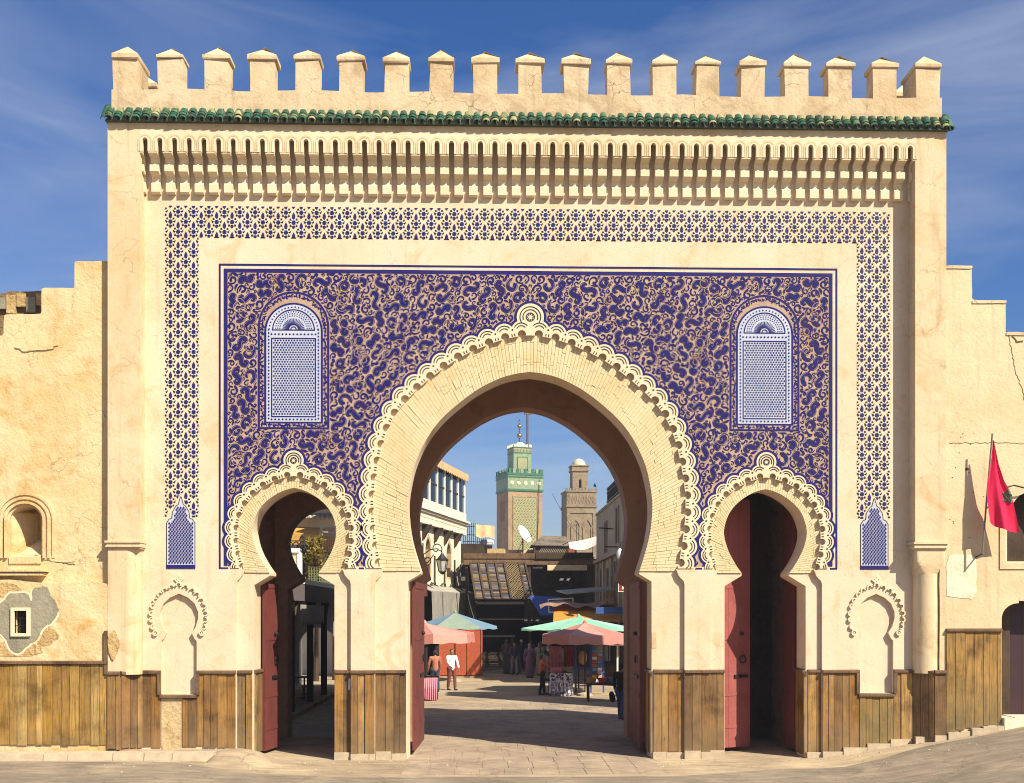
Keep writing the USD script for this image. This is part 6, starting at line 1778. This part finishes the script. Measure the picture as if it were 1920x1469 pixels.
yh = thing('ochre_house', 'pale house with an ochre awning and scalloped tile edge beyond the lane', 'house')
obj(yh, 'wall', bx(-15, -8.0, 36, 44, 0, 9.3), CREAM)
obj(yh, 'roof_slab', bx(-15.2, -7.9, 34.9, 44, 9.302, 9.8), GREYB)
for k in range(26):
    obj(yh, 'eave_tile', move(shell(0.15, 0.11, 0.6, 0.03, 6), (-13.6 + k * 0.24, 35.3, 8.2), rx=30), DUSTY)
obj(yh, 'eave_board', bx(-15.2, -7.95, 35.6, 35.99, 8.3, 8.42), CREAM)
OCH = plain('ochre_canvas', (0.45, 0.24, 0.05), 0.85, var=.15)
obj(yh, 'ochre_awning', hexa([(-14, 35.9, 7.9), (-9.75, 35.9, 7.75), (-9.75, 35.9, 7.81), (-14, 35.9, 7.96), (-14.1, 34.6, 7.5), (-9.65, 34.6, 7.3), (-9.65, 34.6, 7.36), (-14.1, 34.6, 7.55)]), OCH)
obj(yh, 'awning_front', quadbox([(-14.1, 7.0), (-9.65, 6.75), (-9.65, 7.33), (-14.1, 7.52)], 34.55, 34.6), OCH)
for k in range(5):
    obj(yh, 'shutter_slat', bx(-9.6 + k * 0.12, -9.5 + k * 0.12, 35.93, 35.99, 6.5, 7.8), TAN)
obj(yh, 'shutter_sill', bx(-9.7, -8.9, 35.7, 35.99, 6.38, 6.48), W_DARK)
obj(yh, 'dark_opening', bx(-11.0, -9.75, 35.95, 35.99, 4.5, 7.2), DARKIN)
gw = thing('garden_wall', 'low cream garden wall with a white coping beyond the lane porch', 'wall')
obj(gw, 'wall', bx(-12, -9.22, 25.2, 25.5, 0, 5.9), PL_RIGHT)
obj(gw, 'coping', bx(-12, -9.1, 25.1, 25.6, 5.901, 6.08), WHITE)
obj(gw, 'gate_pier', bx(-9.21, -9.05, 25.15, 25.55, 0, 5.9), WHITE)
obj(gw, 'iron_scroll', join([tube([(-10.4 + .28 * k + .13 * math.cos(t), 25.3, 6.24 + .13 * math.sin(t)) for t in np.linspace(0, 6.3, 14)], 0.025, 4) for k in range(0, 5)] + [tube([(-12, 25.3, 6.42), (-9.1, 25.3, 6.42)], 0.025, 4)]), IRON, kind='stuff')
obj(gw, 'pier_scroll', join([tube([(-9.0 + .16 * math.cos(t) * (1 - t / 12), 25.3, 6.25 + s * .22 + .16 * math.sin(t) * (1 - t / 12)) for t in np.linspace(0, 8, 20)], 0.03, 4) for s in (0, 1, -1)]), IRON, kind='stuff')
fe = thing('lattice_fence', 'green lattice fence under the yellow flowering tree', 'fence')
obj(fe, 'frame', bx(-9.05, -6.9, 27.05, 27.1, 5.3, 5.36), W_DARK)
LATH = plain('fence_green', (0.14, 0.16, 0.06), 0.8)
for k in range(18):
    obj(fe, 'lath', bx(-9.0 + k * 0.12, -8.96 + k * 0.12, 27.0, 27.02, 3.6, 5.3), LATH)
for k in range(13):
    obj(fe, 'cross_lath', bx(-9.0, -6.92, 27.021, 27.04, 3.7 + k * 0.12, 3.74 + k * 0.12), LATH)


def leaf_look(name, a, b):
    return look(name, {'o': ('geometry', {}), 'n': ('noise_texture', {'scale': 3.0, 'detail': 3.0}), 'r': ('rgb_ramp', {'ramp': [(0.3, a), (0.7, b)]}), 'p': ('principled_bsdf', {'roughness': 0.6, 'specular_ior_level': 0.3}),
                       't': ('translucent_bsdf', {}), 'm': ('mix_closure', {'fac': 0.3})},
                [('o.position', 'n.vector'), ('n.fac', 'r.fac'), ('r.color', 'p.base_color'), ('r.color', 't.color'), ('p.BSDF', 'm.closure1'), ('t.BSDF', 'm.closure2')], surface='m.closure')


LEAFG = leaf_look('leaf_green', (0.05, 0.09, 0.02), (0.1, 0.14, 0.035))
LEAFY = leaf_look('leaf_yellow', (0.12, 0.1, 0.02), (0.38, 0.26, 0.03))


def leaves(c, r, n, size, seed):
    g = np.random.default_rng(seed)
    cl = g.normal(size=(max(n // 60, 5), 3)); cl /= np.linalg.norm(cl, axis=1, keepdims=True)
    cl = cl * np.array(r) * g.uniform(0.35, 0.95, (len(cl), 1))
    p = cl[g.integers(len(cl), size=n)] + g.normal(size=(n, 3)) * np.array(r) * 0.2 + np.array(c)
    a, b = g.normal(size=(n, 3)), g.normal(size=(n, 3))
    a /= np.linalg.norm(a, axis=1, keepdims=True); b -= a * (a * b).sum(1, keepdims=True); b /= np.linalg.norm(b, axis=1, keepdims=True)
    s = size * g.uniform(0.6, 1.3, (n, 1))
    v = np.stack([p - a * s, p + b * s * 0.45, p + a * s, p - b * s * 0.45], 1).reshape(-1, 3)
    i = np.arange(n)[:, None] * 4
    return v, np.vstack([i + [0, 1, 2], i + [0, 2, 3]])


tr1 = thing('tree', 'small tree with yellowing leaves behind the lane fence', 'tree', (-8.95, 29, 0))
obj(tr1, 'trunk', tube([(0, 0, 0), (0.05, 0, 3), (-0.1, 0, 5), (0.1, 0, 6.5)], [0.14, 0.11, 0.08, 0.03], 8), W_DARK)
obj(tr1, 'limb', tube([(-0.1, 0, 4.8), (-0.6, 0.1, 5.8), (-0.9, 0.1, 6.6)], [0.06, 0.04, 0.02], 6), W_DARK)
obj(tr1, 'limb', tube([(-0.05, 0, 5.2), (0.5, -0.1, 6.0), (0.8, -0.1, 6.4)], [0.05, 0.04, 0.02], 6), W_DARK)
obj(tr1, 'crown', leaves((-0.1, 0, 6.0), (0.62, 0.6, 1.05), 800, 0.1, 4), LEAFY)
tr2 = thing('tree', 'round green shrub tree to the right of the yellow tree', 'tree', (-8.2, 30, -0.1))
obj(tr2, 'trunk', tube([(0, 0, 0), (0, 0, 4.5), (0.1, 0, 5.6)], [0.12, 0.09, 0.04], 8), W_DARK)
obj(tr2, 'crown', leaves((0, 0, 5.75), (0.55, 0.5, 0.55), 900, 0.09, 6), LEAFG)
gp = thing('street_lamp', 'blue grey street lamp head reaching in from the right beyond the lane', 'street lamp', (-8.3, 33, -0.45))
obj(gp, 'post', tube([(0.6, 0, 0), (0.6, 0, 7.6), (0.2, 0, 7.75)], 0.05, 6), IRON)
obj(gp, 'head', hexa([(-0.9, .12, 7.8), (0.4, .15, 7.65), (0.4, .15, 7.85), (-0.9, .1, 7.83), (-0.9, -.12, 7.8), (0.4, -.15, 7.6), (0.4, -.15, 7.85), (-0.9, -.1, 7.83)]), plain('lamp_bluegrey', (0.2, 0.23, 0.32), 0.5))

# ---------------------------------------------------------------- people
import manifold3d as m3
SKIN = plain('skin', (0.28, 0.15, 0.09), 0.55, var=0.06)


def fuse(bones, n=12):
    """one smooth body from (p, r, q, s) bones"""
    parts = []
    for p, r, q, s in bones:
        parts.append(m3.Manifold.batch_hull([m3.Manifold.sphere(r, n).translate(tuple(map(float, p))), m3.Manifold.sphere(s, n).translate(tuple(map(float, q)))]))
    m = m3.Manifold.batch_boolean(parts, m3.OpType.Add)
    mm = m.to_mesh()
    return np.array(mm.vert_properties[:, :3]), np.array(mm.tri_verts)


def person(label, loc, face, top, legs, hair=(0.02, 0.015, 0.012), robe=False, sit=False, h=1.7, stride=0.12, arms=(0.15, 0.15), scarf=None, cap=None, bag=None, group=None):
    t = thing('person', label, 'person', loc, face, group or 'people in the souk')
    k = h / 1.7
    P = lambda x, y, z: np.array([x, y, z]) * k
    hipz = 0.45 if sit else 0.9
    up = hipz - 0.9
    hips = [P(s * 0.1, 0, hipz) for s in (-1, 1)]
    if sit:
        knee = [P(s * 0.12, -0.42, 0.48) for s in (-1, 1)]; ank = [P(s * 0.12, -0.40, 0.09) for s in (-1, 1)]
    else:
        knee = [P(s * 0.1, -s * stride * 0.55 - 0.03, 0.49) for s in (-1, 1)]; ank = [P(s * 0.1, -s * stride, 0.09) for s in (-1, 1)]
    chest, neck, head = P(0, 0.0 if not sit else -0.03, 1.3 + up), P(0, 0.0, 1.48 + up), P(0, -0.02, 1.6 + up)
    body = [(hips[0], .1 * k, hips[1], .1 * k), (P(0, 0, hipz + .05), .125 * k, P(0, 0, 1.15 + up), .115 * k), (P(-.09, 0, 1.32 + up), .085 * k, P(.09, 0, 1.32 + up), .085 * k), (P(0, 0, 1.1 + up), .11 * k, chest, .11 * k),
            (P(-.17, 0, 1.4 + up), .05 * k, P(.17, 0, 1.4 + up), .05 * k), (chest, .08 * k, neck, .055 * k), (neck, .05 * k, head, .055 * k), (head + P(0, 0, .03), .078 * k, head + P(0, -.005, -.02), .07 * k), (head + P(0, -.03, -.06), .05 * k, head, .06 * k),
            (head + P(0, -.085, -.0), .014 * k, head + P(0, -.075, .025), .008 * k), (head + P(-.078, 0, .0), .018 * k, head + P(.078, 0, .0), .018 * k)]
    shirt = [(P(0, 0, hipz + .03), .15 * k, P(0, 0, 1.15 + up), .135 * k), (P(0, 0, 1.15 + up), .135 * k, P(0, 0, 1.33 + up), .13 * k), (P(-.1, 0, 1.32 + up), .1 * k, P(.1, 0, 1.32 + up), .1 * k), (P(-.18, 0, 1.4 + up), .066 * k, P(.18, 0, 1.4 + up), .066 * k)]
    trous = [(hips[0], .125 * k, hips[1], .125 * k)]
    for s in (0, 1):
        e = -1 if s == 0 else 1
        body += [(hips[s], .085 * k, knee[s], .055 * k), (knee[s], .055 * k, ank[s], .035 * k), (ank[s], .035 * k, ank[s] + P(0, -.15, -.05), .032 * k)]
        trous += [(hips[s], .105 * k, knee[s], .072 * k), (knee[s], .072 * k, ank[s] + P(0, 0, .04), .062 * k)]
        sh = P(e * .2, 0, 1.39 + up)
        a = arms[s]
        if sit:
            el = P(e * .25, -.12, 1.1 + up); wr = P(e * .16, -.36, 1.08 + up)
        else:
            el = P(e * .25, -.3 * a, 1.12 + .1 * abs(a)); wr = P(e * .25, -.3 * a - .42 * max(a, 0) - .02, .88 + .28 * abs(a))
        body += [(sh, .048 * k, el, .04 * k), (el, .038 * k, wr, .028 * k)]
        shirt += [(sh, .064 * k, el, .056 * k), (el, .054 * k, wr + (el - wr) * .12, .045 * k)]
        d = wr - el; d /= np.linalg.norm(d)
        palm = wr + d * .08 * k
        body.append((wr + d * .02 * k, .026 * k, palm, .03 * k))
        side = np.cross(d, [e, 0, 0]); side /= max(np.linalg.norm(side), 1e-6)
        for q, L in zip((-.024, -.008, .008, .024), (.06, .075, .07, .055)):
            f0 = palm + side * q * k; f1 = f0 + (d * .6 * L + np.array([-e * .008, 0, 0])) * k; f2 = f1 + (d * .45 * L + np.array([-e * .02, 0, 0])) * k
            body += [(f0, .009 * k, f1, .009 * k), (f1, .009 * k, f2, .007 * k)]
        th = palm - d * .03 * k + side * .03 * k
        body.append((th, .011 * k, th + (side * .035 + d * .03) * k, .009 * k))
    obj(t, 'body', fuse(body), SKIN, smooth=60)
    if robe:
        rb = [(P(0, 0, 1.0), .17 * k, P(-.08, .02, .16), .15 * k), (P(0, 0, 1.0), .17 * k, P(.08, -.02, .16), .15 * k), (P(-.08, 0, .16), .15 * k, P(.08, 0, .16), .15 * k)]
        obj(t, 'robe', fuse(shirt + rb), cloth(top), smooth=60)
    else:
        obj(t, 'trousers', fuse(trous), cloth(legs), smooth=60)
        obj(t, 'shirt', fuse(shirt), cloth(top), smooth=60)
    for s in (0, 1):
        obj(t, 'shoe', fuse([(ank[s] + P(0, .02, -.045), .043 * k, ank[s] + P(0, -.16, -.055), .034 * k)]), cloth((0.03, 0.025, 0.025)))
    hd = head + P(0, .018, .045)
    if scarf:
        obj(t, 'head_scarf', fuse([(hd, .092 * k, head + P(0, .02, -.05), .085 * k), (head + P(0, .02, -.08), .08 * k, neck + P(0, 0, -.05), .11 * k)]), cloth(scarf), smooth=60)
    else:
        obj(t, 'hair', fuse([(hd, .083 * k, hd + P(0, .025, -.07), .066 * k)]), cloth(hair), smooth=60)
    if cap:
        obj(t, 'cap', fuse([(hd + P(0, -.01, .03), .085 * k, hd + P(0, -.01, .04), .08 * k), (hd + P(0, -.09, .02), .05 * k, hd + P(0, -.12, .015), .045 * k)]), cloth(cap), smooth=60)
    for q in (-1, 1):
        obj(t, 'eye', ball(head + P(q * .03, -.079, .022), .009 * k, sub=1), cloth((0.02, 0.015, 0.015)))
    if bag:
        obj(t, 'bag', fuse([(P(.3, -.02, .62), .1 * k, P(.3, .06, .78), .08 * k)]), cloth(bag), smooth=60)
    return t


person('person in a rust top and dark trousers under the pink umbrella', (-3.0, 21.6, 0), 200, (0.34, 0.13, 0.08), (0.03, 0.035, 0.06), robe=False)
person('person in a white shirt and red skirt cloth beside the orange kiosk', (-2.35, 22.6, 0), 30, (0.68, 0.66, 0.7), (0.14, 0.04, 0.03), arms=(0.5, 0.2))
person('person with white cap and pale blue scarf strip walking out of the dark souk', (1.1, 38, 0), 5, (0.03, 0.03, 0.05), (0.02, 0.02, 0.03), cap=(0.6, 0.56, 0.5), bag=(0.55, 0.55, 0.62))
person('person in a grey blue shirt in the shade of the souk', (2.15, 36.5, 0), -15, (0.16, 0.2, 0.25), (0.03, 0.03, 0.035))
person('person in a rose robe and head scarf at the left of the dark souk group', (0.3, 39.5, 0), 10, (0.2, 0.09, 0.1), (0, 0, 0), robe=True, scarf=(0.3, 0.17, 0.17), bag=(0.5, 0.46, 0.42))
person('person in a long dark robe and pale scarf in the souk group', (1.65, 39.2, 0), 0, (0.035, 0.03, 0.045), (0, 0, 0), robe=True, scarf=(0.26, 0.2, 0.17))
person('person in a pale grey shirt near the red umbrella', (2.85, 30, 0), 170, (0.3, 0.31, 0.34), (0.04, 0.04, 0.05))
person('person in a brown shirt at the back of the souk', (0.75, 43, 0), -5, (0.12, 0.06, 0.04), (0.03, 0.03, 0.03))
person('person in a mauve robe beside the shawl rail', (1.3, 31.5, 0), 190, (0.2, 0.1, 0.15), (0, 0, 0), robe=True, scarf=(0.32, 0.2, 0.2))
person('person in a dark coat with pale trousers at the edge of the souk shade', (0.6, 34.2, 0), 20, (0.05, 0.05, 0.06), (0.3, 0.27, 0.22))
person('person in a long sand coloured robe near the grey storage box', (1.9, 33.6, 0), -20, (0.3, 0.24, 0.17), (0, 0, 0), robe=True)
person('person in a blue shirt among the souk group', (2.5, 34.5, 0), 40, (0.1, 0.15, 0.28), (0.04, 0.04, 0.05))
person('person in a black robe with cream scarf by the red umbrella', (2.1, 29.0, 0), 15, (0.03, 0.025, 0.03), (0, 0, 0), robe=True, scarf=(0.4, 0.35, 0.28), bag=(0.5, 0.5, 0.52))
person('person with green cap and orange top bending over the patterned stall', (1.3, 19.8, 0), 100, (0.42, 0.14, 0.05), (0.02, 0.02, 0.025), cap=(0.1, 0.3, 0.15), arms=(0.7, 0.7), h=1.6)
person('person in black top and blue jeans standing close to the right door leaf', (3.15, 9.2, 0), 150, (0.014, 0.012, 0.014), (0.06, 0.09, 0.2), arms=(0.3, 0.1), bag=(0.02, 0.02, 0.025))
person('person in black seen partly behind the right door leaf', (3.45, 9.9, 0), 190, (0.02, 0.015, 0.018), (0.03, 0.025, 0.03))
person('person with white hair and lilac shirt sitting at the lane cafe table', (-7.75, 12.1, 0.16), 90, (0.45, 0.4, 0.55), (0.04, 0.04, 0.05), hair=(0.25, 0.22, 0.2), sit=True)
stool((-7.85, 12.1, 0.16), 'stool under the seated person at the lane cafe')

# ---------------------------------------------------------------- the dusty air
air = look('dusty_air', {'v': ('principled_volume', {'color': (0.86, 0.86, 0.9), 'density': 0.0005, 'anisotropy': 0.2})}, [], surface=None, volume='v.volume')
obj('/World', 'haze', bx(-330, 330, -130, 430, -1.2, 33), air, kind='stuff', label='thin pale haze in the air over the whole scene', cat='haze')
